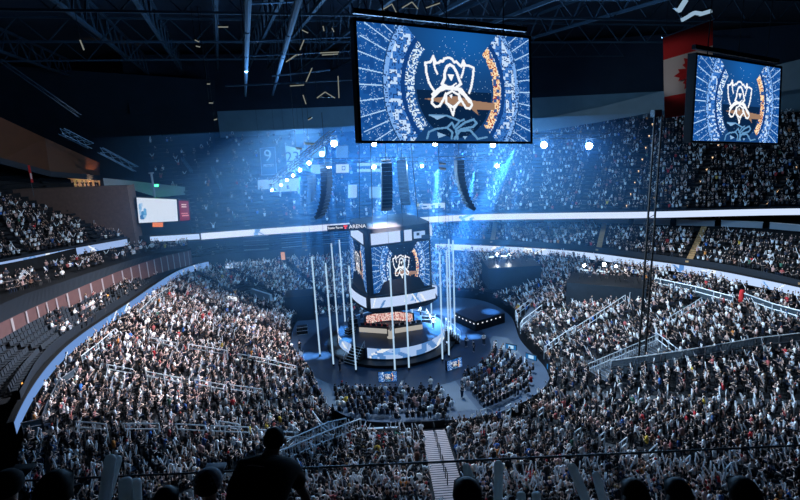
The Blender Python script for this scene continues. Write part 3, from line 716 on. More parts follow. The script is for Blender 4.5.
def led_grid(name,img,pfun,parent=None,gain=1.0,mat_=None):
    """pfun(u,v) -> point; u left to right, v top to bottom"""
    Hh,W=img.shape[:2]; us=np.linspace(0,1,W+1); vs=np.linspace(0,1,Hh+1)
    V=np.array([[pfun(u,v) for u in us] for v in vs],dtype=np.float32).reshape(-1,3) if not hasattr(pfun,'quad') else None
    idx=np.arange((W+1)*(Hh+1)).reshape(Hh+1,W+1)
    Fq=np.stack([idx[1:,:-1],idx[1:,1:],idx[:-1,1:],idx[:-1,:-1]],-1).reshape(-1,4).astype(np.int32)
    me=bpy.data.meshes.new(name); me.vertices.add(len(V)); me.vertices.foreach_set('co',V.reshape(-1)); me.loops.add(Fq.size); me.loops.foreach_set('vertex_index',Fq.reshape(-1)); me.polygons.add(len(Fq)); me.polygons.foreach_set('loop_start',np.arange(len(Fq),dtype=np.int32)*4)
    at=me.attributes.new('Col','FLOAT_COLOR','CORNER'); c=np.repeat((img*gain).reshape(-1,3),4,axis=0); c=np.concatenate([c,np.ones((len(c),1))],1).astype(np.float32); at.data.foreach_set('color',c.reshape(-1))
    me.materials.append(mat_ or M['led']); me.update(calc_edges=True)
    o=bpy.data.objects.new(name,me); COL.objects.link(o); o.parent=parent; return o
def quadfun(TL,TR,BR_,BL):
    def f(u,v):
        return tuple((TL[i]*(1-u)+TR[i]*u)*(1-v)+(BL[i]*(1-u)+BR_[i]*u)*v for i in range(3))
    return f
def vscreen(name,label,cat,cpx,y,width,height,face,picture,gain=1,depth=.5,border=.12,parts=True,bright=None):
    """upright screen with centre seen at pixel cpx at distance y, facing angle 'face' (0 = towards -y)"""
    c=aty(*cpx,y); root=empty(name,tuple(c),face,label,cat)
    m=MB(); m.box((0,depth/2+.03,0),(width+2*border,depth,height+2*border)); m.box((0,-.02,height/2+border/2),(width+2*border,.1,border)); m.box((0,-.02,-height/2-border/2),(width+2*border,.1,border))
    for sx in (-1,1): m.box((sx*(width/2+border/2),-.02,0),(border,.1,height+2*border))
    m.build('housing',M['blackm'],root)
    led_grid('screen_panel',picture,quadfun((-width/2,0,height/2),(width/2,0,height/2),(width/2,0,-height/2),(-width/2,0,-height/2)),root,gain)
    return root
def hang(root,pts,ztop,name='cable',r=.03):
    for p in pts:
        m=MB(); m.tube([p,(p[0],p[1],ztop-root.location.z)],r,5); m.build(name,M['blackm'],root)
pic=stage_picture(300,192)
# big screen
A1,A2=aty(355.8,20,34),None
def place_quad_screen(nm,label,TLp,TRp,BLp,BRp,yl,yr,picture,gain,ztop=44):
    P=[aty(*TLp,yl),aty(*TRp,yr),aty(*BRp,yr),aty(*BLp,yl)]; c=sum(P,Vector())/4
    root=empty(nm,c,0,label,'screen','hanging screens with the crest'); TL,TR,BR2,BL=[p-c for p in P]
    n=(TR-TL).cross(BL-TL).normalized()
    if n.y<0: n=-n     # away from the viewer
    ux=(TR-TL).normalized(); uz=(TL-BL).normalized(); b=.16
    def fr(e,o): return [TL-ux*e+uz*e+n*o,TR+ux*e+uz*e+n*o,BR2+ux*e-uz*e+n*o,BL-ux*e-uz*e+n*o]
    A=fr(b,.05); B=fr(b,.6); m=MB(); m.poly(B); m.poly(A)
    for i in range(4): m.quad(A[i],A[(i+1)%4],B[(i+1)%4],B[i])
    m.build('housing',M['blackm'],root)
    A=fr(b,-.06); B=fr(0,-.06); C_=fr(b,.05); m=MB()
    for i in range(4): m.quad(A[i],A[(i+1)%4],B[(i+1)%4],B[i]); m.quad(A[i],A[(i+1)%4],C_[(i+1)%4],C_[i])
    m.build('bezel',M['black'],root)
    led_grid('screen_panel',picture,quadfun(TL,TR,BR2,BL),root,gain)
    for f in (.15,.5,.85):
        p=TL*(1-f)+TR*f+n*.3; m=MB(); m.tube([p,(p.x,p.y,ztop-c.z)],.04,5); m.build('suspension_cable',M['blackm'],root)
    m=MB(); m.bar(TL+n*.3+Vector((0,0,.6)),TR+n*.3+Vector((0,0,.6)),.3); m.build('truss_bar',M['blackm'],root)
    print(nm,c,(TR-TL).length,(TL-BL).length); return root
place_quad_screen('hanging_screen','larger of the two hanging screens, a white crest over a blue arena view',(356,21),(528.5,38.5),(361.5,140.5),(530.5,141.5),33.0,38.4,pic,1.0)
place_quad_screen('hanging_screen','smaller of the two crest screens, hanging in front of the red and white flag',(697,55),(780.5,68.5),(692,140.5),(777.5,143),40,45.3,stage_picture(180,170,2),1.05)
# cube over the stage
cube=empty('centre_scoreboard',(STC.x-.15,STC.y-.5,.35),math.radians(19),'four-sided black scoreboard cube with crest screens, hanging over the round stage','scoreboard')
# local frame: front face towards -y
CW=4.55; ZB,ZT=6.6,17.2
def rsq(a,R,p=5.0):   # rounded square
    c,s=math.cos(a),math.sin(a); k=(abs(c)**p+abs(s)**p)**(-1/p); return R*k*c,R*k*s
def ring_wall(m,R0,z0,R1,z1,n=64,p0=6,p1=6,mi=0):
    for i in range(n):
        a=2*math.pi*i/n; b=2*math.pi*(i+1)/n; x0,y0=rsq(a,R0,p0); x1,y1=rsq(b,R0,p0); x2,y2=rsq(b,R1,p1); x3,y3=rsq(a,R1,p1); m.quad((x0,y0,z0),(x1,y1,z0),(x2,y2,z1),(x3,y3,z1),mi)
m=MB(); ring_wall(m,2.6,ZB-.9,4.5,ZB,p0=3,p1=5); ring_wall(m,0.01,ZB-.9,2.6,ZB-.9,p0=3,p1=3); ring_wall(m,4.5,ZB,4.45,ZB+1.2); ring_wall(m,4.45,ZB+1.2,4.35,ZT,p0=9,p1=9); ring_wall(m,4.35,ZT,.01,ZT+.3)
m.build('cabinet',M['black'],cube)
cubpic=stage_picture(120,110,5,dark=True)
for k,nm in enumerate(['front','west','back','east']):
    a=-math.pi/2*k
    R=Matrix.Rotation(a,3,'Z'); w=3.75
    def pf(x,z,yy=-4.42,R=R): return tuple(R@Vector((x,yy,z)))
    led_grid('screen_panel',cubpic,quadfun(pf(-w,15.0),pf(w,15.0),pf(w,9.2),pf(-w,9.2)),cube,1.0)
    up=ribbon_picture(60,8,20+k,(.55,.70,1.0),.1); up[:, :12]=(.004,.01,.02) if k==1 else up[:, :12]
    if k==0: up[:,30:]=(.006,.02,.05); up[:,34:42]=(.5,.66,.95); up[2:7,44:56]=(.35,.55,.9); up[3:5,47:50]=(.01,.03,.08); up[5:8,52:60]=(.02,.05,.12)
    led_grid('upper_led_band',up,quadfun(pf(-w,16.7,-4.5),pf(w,16.7,-4.5),pf(w,15.3,-4.5),pf(-w,15.3,-4.5)),cube,.95)
    lo=ribbon_picture(90,10,30+k,(.55,.70,1.0),.9 if k==0 else .1)
    def curved(u,v,R=R):
        x=(u*2-1)*4.3; y=-4.75-.6*(1-(u*2-1)**2); return tuple(R@Vector((x,y,8.75-1.3*v)))
    led_grid('lower_led_band',lo,curved,cube,.95)
    m=MB(); 
    for i in range(12):
        u0,u1=i/12,(i+1)/12
        for (va,vb,yo) in ((-.15,0,0),(1,1.25,0)):
            m.quad(curved(u0,va),curved(u1,va),curved(u1,vb),curved(u0,vb))
        a0,a1=Vector(curved(u0,1.25)),Vector(curved(u1,1.25)); m.quad(a0,a1,(a1.x*.8,a1.y*.8,6.3),(a0.x*.8,a0.y*.8,6.3))
        a0,a1=Vector(curved(u0,-.15)),Vector(curved(u1,-.15)); m.quad(a0,a1,(a1.x*.9,a1.y*.9,8.95),(a0.x*.9,a0.y*.9,8.95))
    m.build('band_housing',M['black'],cube)
m=MB()
for x in (-3,3):
    for y in (-3,3): m.tube([(x,y,ZT),(x*.6,y*.6,44)],.06,5)
m.build('suspension_cable',M['blackm'],cube)
def text_obj(name,body,size,loc,rot,m_,parent=None,extrude=.02,align='CENTER'):
    cu=bpy.data.curves.new(name,'FONT'); cu.body=body; cu.size=size; cu.extrude=extrude; cu.align_x=align; cu.align_y='CENTER'
    o=bpy.data.objects.new(name,cu); COL.objects.link(o); dg=bpy.context.evaluated_depsgraph_get(); me=bpy.data.meshes.new_from_object(o.evaluated_get(dg)); bpy.data.objects.remove(o)
    me.materials.clear(); me.materials.append(m_); o=bpy.data.objects.new(name,me); COL.objects.link(o); o.location=loc; o.rotation_euler=rot; o.parent=parent; return o
# arena name sign across the top of the cube
sg=empty('arena_name_sign',(0,0,0),0,'illuminated white and red arena name sign on the scoreboard top edge','sign')
sp=aty(348.5,227,STC.y-6.8); sg.location=sp; sg.rotation_euler=(0,0,math.radians(4))
m=MB(); m.box((-.2,.12,-.1),(4.6,.12,.75)); m.build('sign_board',M['black'],sg)
text_obj('lettering','State Farm',.40,(-1.55,0,0),(math.pi/2,0,0),M['whitesign'],sg)
text_obj('lettering','ARENA',.62,(1.05,0,0),(math.pi/2,0,0),M['whitesign'],sg)
m=MB()
for dx,dz in ((-.2,.13),(.0,.13),(-.1,-.1)): m.ball((dx-.25,0,dz),(.14,.03,.09),10,6)
m.build('emblem',M['redglow'],sg)
# LED ribbons --------------------------------------------------------------
def ribbon(label,curve,s0,s1,z0,z1,n,seed,base,patch,gain,off=.0,group='led ribbon boards round the bowl'):
    root=empty('led_ribbon_board',(0,0,0),0,label,'ribbon board',group)
    pts=[Vector((*crom(curve,s0+(s1-s0)*i/n,False),0)) for i in range(n+1)]
    cc=Vector((2,60,0)); pts=[p+(cc-p).normalized()*.35 for p in pts]
    img=ribbon_picture(n,10,seed,base,patch)
    def pf(u,v):
        i=min(int(round(u*n)),n); p=pts[i]; return (p.x,p.y,z1+(z0-z1)*v)
    led_grid('screen_panel',img,pf,root,gain)
    m=MB(); outw=[]
    for i,p in enumerate(pts):
        t=(pts[min(i+1,n)]-pts[max(i-1,0)]).normalized(); nrm=Vector((t.y,-t.x,0)); 
        if nrm.dot(p-Vector((5,55,0)))<0: nrm=-nrm
        outw.append(nrm)
    st=max(1,n//60)
    ids=list(range(0,n+1,st)); 
    if ids[-1]!=n: ids.append(n)
    for a,b in zip(ids,ids[1:]):
        p,q=pts[a]+outw[a]*.04,pts[b]+outw[b]*.04; pb,qb=pts[a]+outw[a]*.5,pts[b]+outw[b]*.5
        V=lambda r,z:(r.x,r.y,z)
        m.quad(V(p,z1+.1),V(q,z1+.1),V(qb,z1+.1),V(pb,z1+.1)); m.quad(V(p,z0-.1),V(q,z0-.1),V(qb,z0-.1),V(pb,z0-.1)); m.quad(V(pb,z0-.1),V(qb,z0-.1),V(qb,z1+.1),V(pb,z1+.1)); m.quad(V(p,z0-.1),V(q,z0-.1),V(q,z1+.1),V(p,z1+.1))
    m.build('housing',M['black'],root)
    return root
LWC=[LOWC[2],LOWC[3],LOWC[4],LOWC[5],LOWC[6],LOWC[7],(-31.8,92)]
ribbon('long blue and white LED ribbon curving below the club seats, down to the lower corner',LWC,1.0,5.0,6.5,7.55,420,1,(.15,.29,.62),.35,1.0)
LEC=[(6,95.8),(9,95.8),(27,87.8),(38,78.7),(46.5,69),(52,55),(46,37)]
ribbon('white LED ribbon under the crowded club tier, sweeping behind the camera platforms',LEC,.6,5.0,6.5,7.6,420,2,(.50,.65,.95),.25,1.1)
LFC=[aty(225,272,91.5).xy[:],aty(245,269,92).xy[:],aty(268,266,92.5).xy[:]]
ribbon('short white LED ribbon alone on the far stand, below the empty club rows',[tuple(p) for p in LFC],0,2,5.95,6.9,60,3,(.52,.68,.98),.02,1.0)
ribbon('LED ribbon along the upper deck edge beneath the brown block wall',UPL_A,0.2,3.93,12.55,13.6,300,4,(.30,.44,.76),.3,1.0)
c1=[aty(149,240,85.5).xy[:],aty(175,237.5,85.7).xy[:],aty(198,235,86).xy[:]]
ribbon('short LED ribbon below the white corner screen, between two longer ribbons',[tuple(p) for p in c1],0,2,12.6,13.5,60,5,(.45,.62,.95),.2,1.0)
ribbon('very long white LED ribbon on the edge of the far upper deck',UP_A,0.05,7,12.55,13.6,500,6,(.62,.74,1.0),.10,1.05)
# ------------------------------------------------------------------ the round stage
SX,SY=STC.x-.55,STC.y+1.9
stage=empty('round_stage',(SX,SY,0),0,'round stage with an LED lip, under the scoreboard cube in the middle of the floor','stage')
m=MB()
def disc(m,r,z0,z1,n=72,mi=0,a0=0,a1=2*math.pi):
    full=abs(a1-a0)>6.28
    pts=[(r*math.cos(a0+(a1-a0)*i/n),r*math.sin(a0+(a1-a0)*i/n)) for i in range(n+(0 if full else 1))]
    m.poly([(*p,z1) for p in pts],mi)
    k=len(pts)
    for i in range(k if full else k-1): a,b=pts[i],pts[(i+1)%k]; m.quad((*a,z0),(*b,z0),(*b,z1),(*a,z1),mi)
disc(m,9.0,0,.42); m.build('lower_deck',M['blackm'],stage)
m=MB(); disc(m,7.4,.42,1.9); m.build('upper_deck',mat('stage_deck_paint',(.015,.04,.08),.35,noise=.3,scale=.6),stage)
# LED lips
def lip(a0,a1,r,z0,z1,seed,gain):
    n=int((a1-a0)*14)
    img=ribbon_picture(n*2,10,seed,(.40,.58,.92),2.2)
    led_grid('led_lip',img,lambda u,v:((r+.05)*math.cos(math.radians(a0+(a1-a0)*u)) if False else (r+.06)*math.cos(a0+(a1-a0)*u),(r+.06)*math.sin(a0+(a1-a0)*u),z1+(z0-z1)*v),stage,gain)
lip(math.radians(246),math.radians(350),7.4,.6,2.0,41,.9)
lip(math.radians(180),math.radians(226),7.4,.5,2.0,42,.9)
lip(math.radians(30),math.radians(150),7.4,.6,2.0,43,.9)
# stairs
def stairset(label,x,y,rz,w,n,h,parent=None,name='stage_steps'):
    t=empty(name,(x,y,0),rz,label,'steps','short stairs up to the stage')
    m=MB()
    for k in range(n): m.box((0,.28*k+.14,h*(k+1)/n/2),(w,.28,h*(k+1)/n))
    m.build('treads',M['blackm'],t)
    m=MB()
    for k in range(n): m.box((0,.28*k+.02,h*(k+1)/n+.012),(w,.05,.02))
    m.build('nosing_strips',M['rail'],t)
    for sx in (-1,1):
        m=MB(); m.tube([(sx*w/2,0,.95),(sx*w/2,.28*n,h+.95)],.025,6); m.tube([(sx*w/2,0,0),(sx*w/2,0,.95)],.025,6); m.tube([(sx*w/2,.28*n,h),(sx*w/2,.28*n,h+.95)],.025,6); m.build('handrail',M['rail'],t)
    return t
a=math.radians(235); stairset('black steps at the stage gap on its near left side, between the LED lips',SX+9.2*math.cos(a),SY+9.2*math.sin(a),a+math.pi/2,2.0,7,1.9)
a=math.radians(-8); stairset('short black steps with pale nosings at the right end of the stage lip',SX+9.6*math.cos(a),SY+9.6*math.sin(a),a+math.pi/2,2.4,7,1.9)
# backdrop wall with red lit panels behind the players
bd=empty('stage_backdrop',(SX-.2,SY+2.4,1.9),0,'low curved backdrop lit pink and red, standing behind the player desks','backdrop')
def arcw(m,r,a0,a1,z0,z1,n=14,th=.15,cy=-5):
    for i in range(n):
        a=a0+(a1-a0)*i/n; b=a0+(a1-a0)*(i+1)/n
        P=lambda t,rr,z:(rr*math.sin(t),cy+rr*math.cos(t),z)
        m.quad(P(a,r,z0),P(b,r,z0),P(b,r,z1),P(a,r,z1)); m.quad(P(a,r+th,z0),P(b,r+th,z0),P(b,r+th,z1),P(a,r+th,z1)); m.quad(P(a,r,z1),P(b,r,z1),P(b,r+th,z1),P(a,r+th,z1))
m=MB(); arcw(m,5.05,-.75,.75,0,1.5); m.build('frame',M['blackm'],bd)
im=np.zeros((8,60,3)); rngb=np.random.default_rng(4); im[:]=(.80,.50,.44); im[:, ::6]=(.30,.06,.06); im[rngb.random((8,60))<.25]=(.55,.10,.10); im[rngb.random((8,60))<.2]=(1,.85,.8)
led_grid('led_panel',im,lambda u,v:(5.0*math.sin(-.72+1.44*u),-5+5.0*math.cos(-.72+1.44*u),1.42-1.3*v),bd,.9)
def desk(label,x,y,rz,w):
    t=empty('player_desk',(x,y,1.9),rz,label,'desk','player desks on the stage')
    m=MB(); m.box((0,0,.74),(w,.75,.06)); m.build('desktop',M['blackm'],t)
    m=MB(); m.box((0,-.36,.38),(w,.05,.7)); m.build('front_panel',M['whiteled'],t)
    for sx in (-1,1): m=MB(); m.box((sx*(w/2-.05),.02,.36),(.06,.7,.7)); m.build('leg',M['blackm'],t)
    return t
M['whiteled']=emat('cream_lit_panel',(.80,.76,.70),.5)
def monitor(label,x,y,z,rz):
    t=empty('monitor',(x,y,z),rz,label,'monitor','monitors on the player desks')
    m=MB(); m.box((0,0,.01),(.24,.18,.02)); m.box((0,.03,.12),(.05,.03,.22)); m.build('stand',M['blackm'],t)
    m=MB(); m.box((0,0,.32),(.58,.05,.34)); m.build('casing',M['blackm'],t)
    m=MB(); m.quad((-.27,.03,.17),(.27,.03,.17),(.27,.03,.47),(-.27,.03,.47)); m.build('display',M['whitesign'],t)
SEATSH={'red':(.55,.05,.06),'white':(.75,.76,.8)}
for side,sx,cn in (('left',-1,'red'),('right',1,'white')):
    rz=sx*.28; cx0=SX+sx*2.35; cy0=SY-1.4
    desk('long cream-fronted player desk on the %s half of the stage'%side,cx0,cy0,rz,4.0)
    for k in range(5):
        u=-1.6+.8*k; x=cx0+u*math.cos(rz)-.75*math.sin(-rz)*-1*0; 
        px_=cx0+u*math.cos(rz)-math.sin(rz)*.75; py_=cy0+u*math.sin(rz)+math.cos(rz)*.75
        make_person((px_,py_,1.9),rz+math.pi,'lap',False,SEATSH[cn],HN['black'],'player in %s shirt seated %s along the %s stage desk'%(cn,ordn(k),side),'players seated at the stage desks')
        monitor('black monitor %s along the %s stage desk'%(ordn(k),side),cx0+u*math.cos(rz),cy0+u*math.sin(rz),2.67,rz)
# trophy on its plinth between the desks
t=empty('trophy_plinth',(SX,SY-3.6,1.9),0,'small lit plinth at the front centre of the stage','plinth')
m=MB(); m.tube([(0,0,0),(0,0,.1),(0,0,.12),(0,0,.95),(0,0,1.0)],[.5,.5,.32,.32,.4],16); m.build('pedestal',M['whiteled'],t)
tr=MB(); tr.tube([(0,0,0),(0,0,.05),(0,0,.2),(0,0,.35),(0,0,.6),(0,0,.7)],[.14,.12,.05,.12,.2,.16],14); o=tr.build('trophy',M['duct']); o.location=(SX,SY-3.6,2.9); tag(o,'silver cup standing on the lit plinth at the stage front','trophy')
# stage crew and tables behind
k=0
for ang,r,pose,sn,hn in [(100,5.6,'lap','black','black'),(80,5.9,'side','white','brown'),(60,5.4,'lap','white','black'),(118,5.8,'side','navy','black'),(140,5.7,'side','white','black'),(160,5.5,'side','black','brown'),(175,6.0,'lap','pale grey','black'),(42,5.9,'side','white','fair'),(25,5.8,'side','black','black'),(5,5.6,'side','pale grey','brown'),(-12,6.0,'side','white','black'),(195,5.4,'side','white','black')]:
    a=math.radians(ang); c=dict(SN)[sn]
    make_person((SX+r*math.cos(a),SY+r*math.sin(a),1.9),a+math.pi/2+random.uniform(-.4,.4),pose,True,c,HN[hn],'standing person in %s top on the round stage, %s round from its right end'%(sn,ordn(k)),'crew standing on the stage'); k+=1
# caster desk to the right on the stage, dark equipment racks
def rack(label,x,y,z,w,d,h,rz=0):
    t=empty('equipment_case',(x,y,z),rz,label,'case','black equipment cases')
    m=MB(); m.box((0,0,h/2+.08),(w,d,h-.1)); m.build('case_body',M['blackm'],t)
    m=MB(); 
    for zz in (.1,h*.55,h): m.box((0,0,zz),(w+.03,d+.03,.04))
    m.build('edge_trim',M['rail'],t)
    for sx in (-1,1):
        for sy in (-1,1): m=MB(); m.ball((sx*(w/2-.1),sy*(d/2-.1),.05),.05,8,6); m.build('wheel',M['black'],t)
    return t
rack('tall black equipment case on the stage beside the left desk',SX-5.3,SY+.4,1.9,1.1,.9,1.5,.3)
rack('wide black equipment case on the stage behind the right desk',SX+5.4,SY+1.2,1.9,1.8,.8,1.1,-.3)
rack('low black equipment case on the stage left edge',SX-5.6,SY-1.6,1.9,1.4,.8,.8,.9)
# floor LED tiles with the crest
def floor_led(label,px,py,rz,w,h,seed):
    p=atz(px,py,.0); t=empty('floor_led_panel',(p.x,p.y,0),rz,label,'LED panel','crest panels standing at the disc edge')
    m=MB(); m.box((0,.25,h/2),(w+.1,.3,h+.06)); m.build('housing',M['blackm'],t)
    led_grid('screen_panel',stage_picture(56,36,seed),quadfun((-w/2,.08,h),(w/2,.08,h),(w/2,-.02,.04),(-w/2,-.02,.04)),t,1.0)
    m=MB(); m.box((0,.5,.1),(.5,.5,.08)); m.build('foot',M['blackm'],t)
floor_led('small crest LED panel upright in front of the stage, before the floor seats',388,382,0,2.2,1.3,11)
floor_led('small tilted crest LED panel right of the stage by the grey aisle',455,369,.5,2.2,1.3,12)
# hanging LED tubes round the stage
TB=[(320,354,'first'),(333.5,364,''),(338,332,''),(345.5,326,''),(356,369.5,''),(395,370,''),(409,367.5,''),(413,329,''),(432,327,''),(442.5,359,''),(449,355,''),(451,336,''),(455,338,'')]
for i,(px,py,_) in enumerate(TB):
    p=atz(px,py,.35); t=empty('hanging_light_tube',(p.x,p.y,.35),0,'thin glowing LED tube hanging round the stage, %s counted from the left'%ordn(i),'light tube','LED tubes hanging round the stage')
    L=21.5 if i in (0,1,2,3,4) else 22.5
    m=MB(); m.tube([(0,0,0),(0,0,L*.62)],.10,6); m.build('tube',M['tube'],t)
    m=MB(); m.tube([(0,0,-.25),(0,0,0)],.13,6); m.build('end_cap',M['blackm'],t)
    m=MB(); m.tube([(0,0,L*.62),(0,0,L)],.015,4); m.build('wire',M['blackm'],t)
# ------------------------------------------------------------------ hung lighting
def lamp(px,py,y,label,r=.22,aim=None,power=0,ang=20,col=(.45,.72,1)):
    p=aty(px,py,y); t=empty('moving_head_lamp',p,0,label,'stage lamp','stage lamps on the hung trusses')
    d=(Vector(aim)-p).normalized() if aim is not None else (Vector((0,0,H))-p).normalized()
    m=MB(); m.tube([-d*.75,-d*.7,-d*.25,Vector((0,0,0))],[r*.5,r*.9,r*1.05,r*1.15],12); m.build('head',M['blackm'],t)
    m=MB(); m.tube([d*.005,d*.03],r*1.0,12); m.build('lens',M['lamp'],t)
    m=MB(); m.bar((-.32,0,.1),(-.32,0,.75),.06); m.bar((.32,0,.1),(.32,0,.75),.06); m.bar((-.35,0,.75),(.35,0,.75),.08); m.build('yoke',M['blackm'],t)
    return p,d
LAMPS=[]
rowL=[(272,190,.13),(281,185,.13),(287,180,.14),(293,175.5,.15),(300,170,.17),(309,163,.2),(322,154,.26),(334,143.5,.3)]
for i,(x,y,r) in enumerate(rowL): LAMPS.append((lamp(x,y,70-i*2.2,'lit lamp on the sloping truss by the number banners, %s from its low end'%ordn(i),r),r))
rowN=[(374,144,.26),(435,144,.22),(493,145,.26),(544,145,.34),(589,146,.36)]
for i,(x,y,r) in enumerate(rowN): LAMPS.append((lamp(x,y,60,'bright lamp in the upper row under the large screen, %s from its left end'%ordn(i),r),r))
rowB=[(329,168,.26),(374,167,.26),(422,166,.2),(459,166,.2),(497,166,.24)]
for i,(x,y,r) in enumerate(rowB): LAMPS.append((lamp(x,y,72,'lit lamp in the lower row above the scoreboard cube, %s from its left end'%ordn(i),r),r))
# trusses that carry them
def truss(name,label,a,b,size=.6,bays=None,m_=None,group='hung lighting trusses',cat='truss'):
    a=Vector(a); b=Vector(b); c=(a+b)/2; t=empty(name,c,0,label,cat,group); d=(b-a); L=d.length; d.normalize()
    u=Vector((0,0,1)); x=d.cross(u).normalized(); y=x.cross(d).normalized(); bays=bays or max(4,int(L/1.5)); m_=m_ or M['blackm']
    cs=[x*size/2+y*size/2,-x*size/2+y*size/2,-x*size/2-y*size/2,x*size/2-y*size/2]
    for k in range(4):
        m=MB(); m.bar(a-c+cs[k],b-c+cs[k],size*.11); m.build('chord',m_,t)
    m=MB()
    for i in range(bays):
        p=a-c+d*L*i/bays; q=a-c+d*L*(i+1)/bays
        for k in range(4): m.bar(p+cs[k],q+cs[(k+1)%4],size*.07); 
    m.build('web_bracing',m_,t); return t
up=Vector((0,0,1.0))
pa=[p for (p,d),r in LAMPS]
truss('lighting_truss','sloping black truss carrying a row of lamps beside the number banners',pa[0]+up,pa[7]+up)
truss('lighting_truss','long black truss of the upper lamp row, under the large screen',pa[8]+up+Vector((-2,0,0)),pa[12]+up+Vector((2,0,0)))
truss('lighting_truss','black truss of the lower lamp row, above the cube',pa[13]+up+Vector((-2,0,0)),pa[17]+up+Vector((2,0,0)))
# line arrays
def line_array(label,px,py,y,n=12,rz=0,w=1.15,cur=.09):
    p=aty(px,py,y); t=empty('line_array_speaker',p,rz,label,'speaker','curved black speaker columns')
    x,z,a=0,0,0.0
    m=MB(); m.box((0,0,.25),(w*.8,1.0,.12)); m.tube([(0,0,.3),(0,0,6)],.04,5); m.build('flying_frame',M['blackm'],t)
    yy=0;zz=0
    for k in range(n):
        a=k*cur*.55; mt=Matrix.Translation((0,yy,zz))@Matrix.Rotation(-a,4,'X'); m=MB(); m.box((0,0,-.22),(w,.8,.42),mt=mt); m.box((0,-.41,-.22),(w*.9,.02,.34),mt=mt); m.build('speaker_cabinet',M['blackm'],t)
        zz-=.46*math.cos(a); yy+=.46*math.sin(a)
    return t
line_array('curved black speaker column over the left edge of the stage',326,168,60,13,1.1)
line_array('curved black speaker column left above the scoreboard cube',386,163,58,12,.2)
line_array('curved black speaker column right above the scoreboard cube',402,160,66,13,-.2)
line_array('curved black speaker column hanging right of the white video boards',459,160,60,13,-1.3)
line_array('small curved black speaker column between the sloping truss and the boards',311,175,70,8,1.2,.9)
# ------------------------------------------------------------------ rails and fences
def rail(name,label,cat,pts,h=1.0,bars=(1.0,.55),step=1.6,r=.035,pick=0,m_=None,group=None,panel=None):
    """railing along world points (feet), parts: bars, each post, pickets, glass"""
    m_=m_ or M['rail']; pts=[Vector(p) for p in pts]; c=pts[0].copy(); t=empty(name,c,0,label,cat,group)
    for bz in bars:
        m=MB(); m.tube([p-c+Vector((0,0,bz*h)) for p in pts],r,5); m.build('rail_bar',m_,t)
    if pick or panel: m2=MB()
    for a,b in zip(pts,pts[1:]):
        L=(b-a).length; n=max(1,int(round(L/step)))
        for i in range(n+(1 if b is pts[-1] else 0)):
            p=a+(b-a)*i/n-c; m=MB(); m.tube([p,p+Vector((0,0,h))],r*1.1,5); m.build('post',m_,t)
        if pick:
            k=int(L/pick)
            for i in range(k): p=a+(b-a)*(i+.5)/k-c; m2.bar(p+Vector((0,0,.1)),p+Vector((0,0,h)),.025)
        if panel: m2.quad(a-c+Vector((0,0,.1)),b-c+Vector((0,0,.1)),b-c+Vector((0,0,h*.95)),a-c+Vector((0,0,h*.95)))
    if pick: m2.build('pickets',m_,t)
    if panel: m2.build('infill_panel',panel,t)
    return t
def LP(*px): return [onlow(x,y)[0]+Vector((0,0,.02)) for x,y in px]
gw='short guard rails across the lower seats'
midr=[((77,441),(110,442)),((128,442),(160,443)),((177,443),(206,444)),((212,444),(250,445)),((221,438),(242,441)),((262,447),(296,449))]
for i,(a,b) in enumerate(midr): rail('guard_rail','steel guard rail low in the left seats, %s along the row below the ribbon corner'%ordn(i),'rail',LP(a,b),1.75,bars=(1.0,.7),step=2.2,group=gw,r=.06)
for i,(a,b) in enumerate([((108,378),(136,384)),((147,386),(184,393)),((198,395),(226,400)),((234,400),(264,404)),((150,350),(178,356)),((190,358),(228,364))]):
    rail('guard_rail','steel guard rail amid the left bowl crowd, %s of the middle run'%ordn(i),'rail',LP(a,b),1.7,bars=(1.0,.7),step=2.2,group=gw,r=.055)
rail('guard_rail','long steel guard rail at the floor end of the left bowl, above the disc','rail',LP((240,367),(270,373),(298,380)),1.7,bars=(1.0,.7),step=2.5,r=.055)
rail('guard_rail','steel guard rail running down the left bowl edge to the grey floor aisle','rail',LP((313,420),(322,431),(332,441)),1.0,r=.05)
rail('picket_fence','tall picket fence along the near left stair, rising to the floor seats','fence',LP((284,472),(300,464),(330,451),(362,437)),2.0,step=2.4,pick=.28,r=.06)
rail('picket_fence','second picket fence behind the tall one by the near left stair','fence',LP((275,464),(300,453),(330,441),(347,435)),1.8,step=2.4,pick=.35,r=.055)
rail('guard_rail','looped steel rail at the foot of the left picket fences','rail',LP((279,462),(296,447),(312,450)),1.1,r=.04)
rail('glass_balustrade','framed glass balustrade beside the ribbon corner, lowest of the three on the left','balustrade',LP((46,432),(49,415),(62,393),(80,378)),1.3,step=2.5,r=.05,panel=M['glass'],m_=M['raild'])
rail('glass_balustrade','framed glass balustrade under the blue ribbon, middle of the three on the left','balustrade',LP((84,369),(100,354),(117,340)),1.3,step=2.5,r=.05,panel=M['glass'])
rail('glass_balustrade','framed glass balustrade nearest the far end of the left ribbon','balustrade',LP((140,320),(155,306),(172,294)),1.3,step=2.5,r=.045,panel=M['glass'])
rail('glass_balustrade','low dark glass balustrade across the aisle at the ribbon corner','balustrade',LP((20,436),(46,432)),1.2,step=2.5,r=.05,panel=M['glass'],m_=M['raild'])
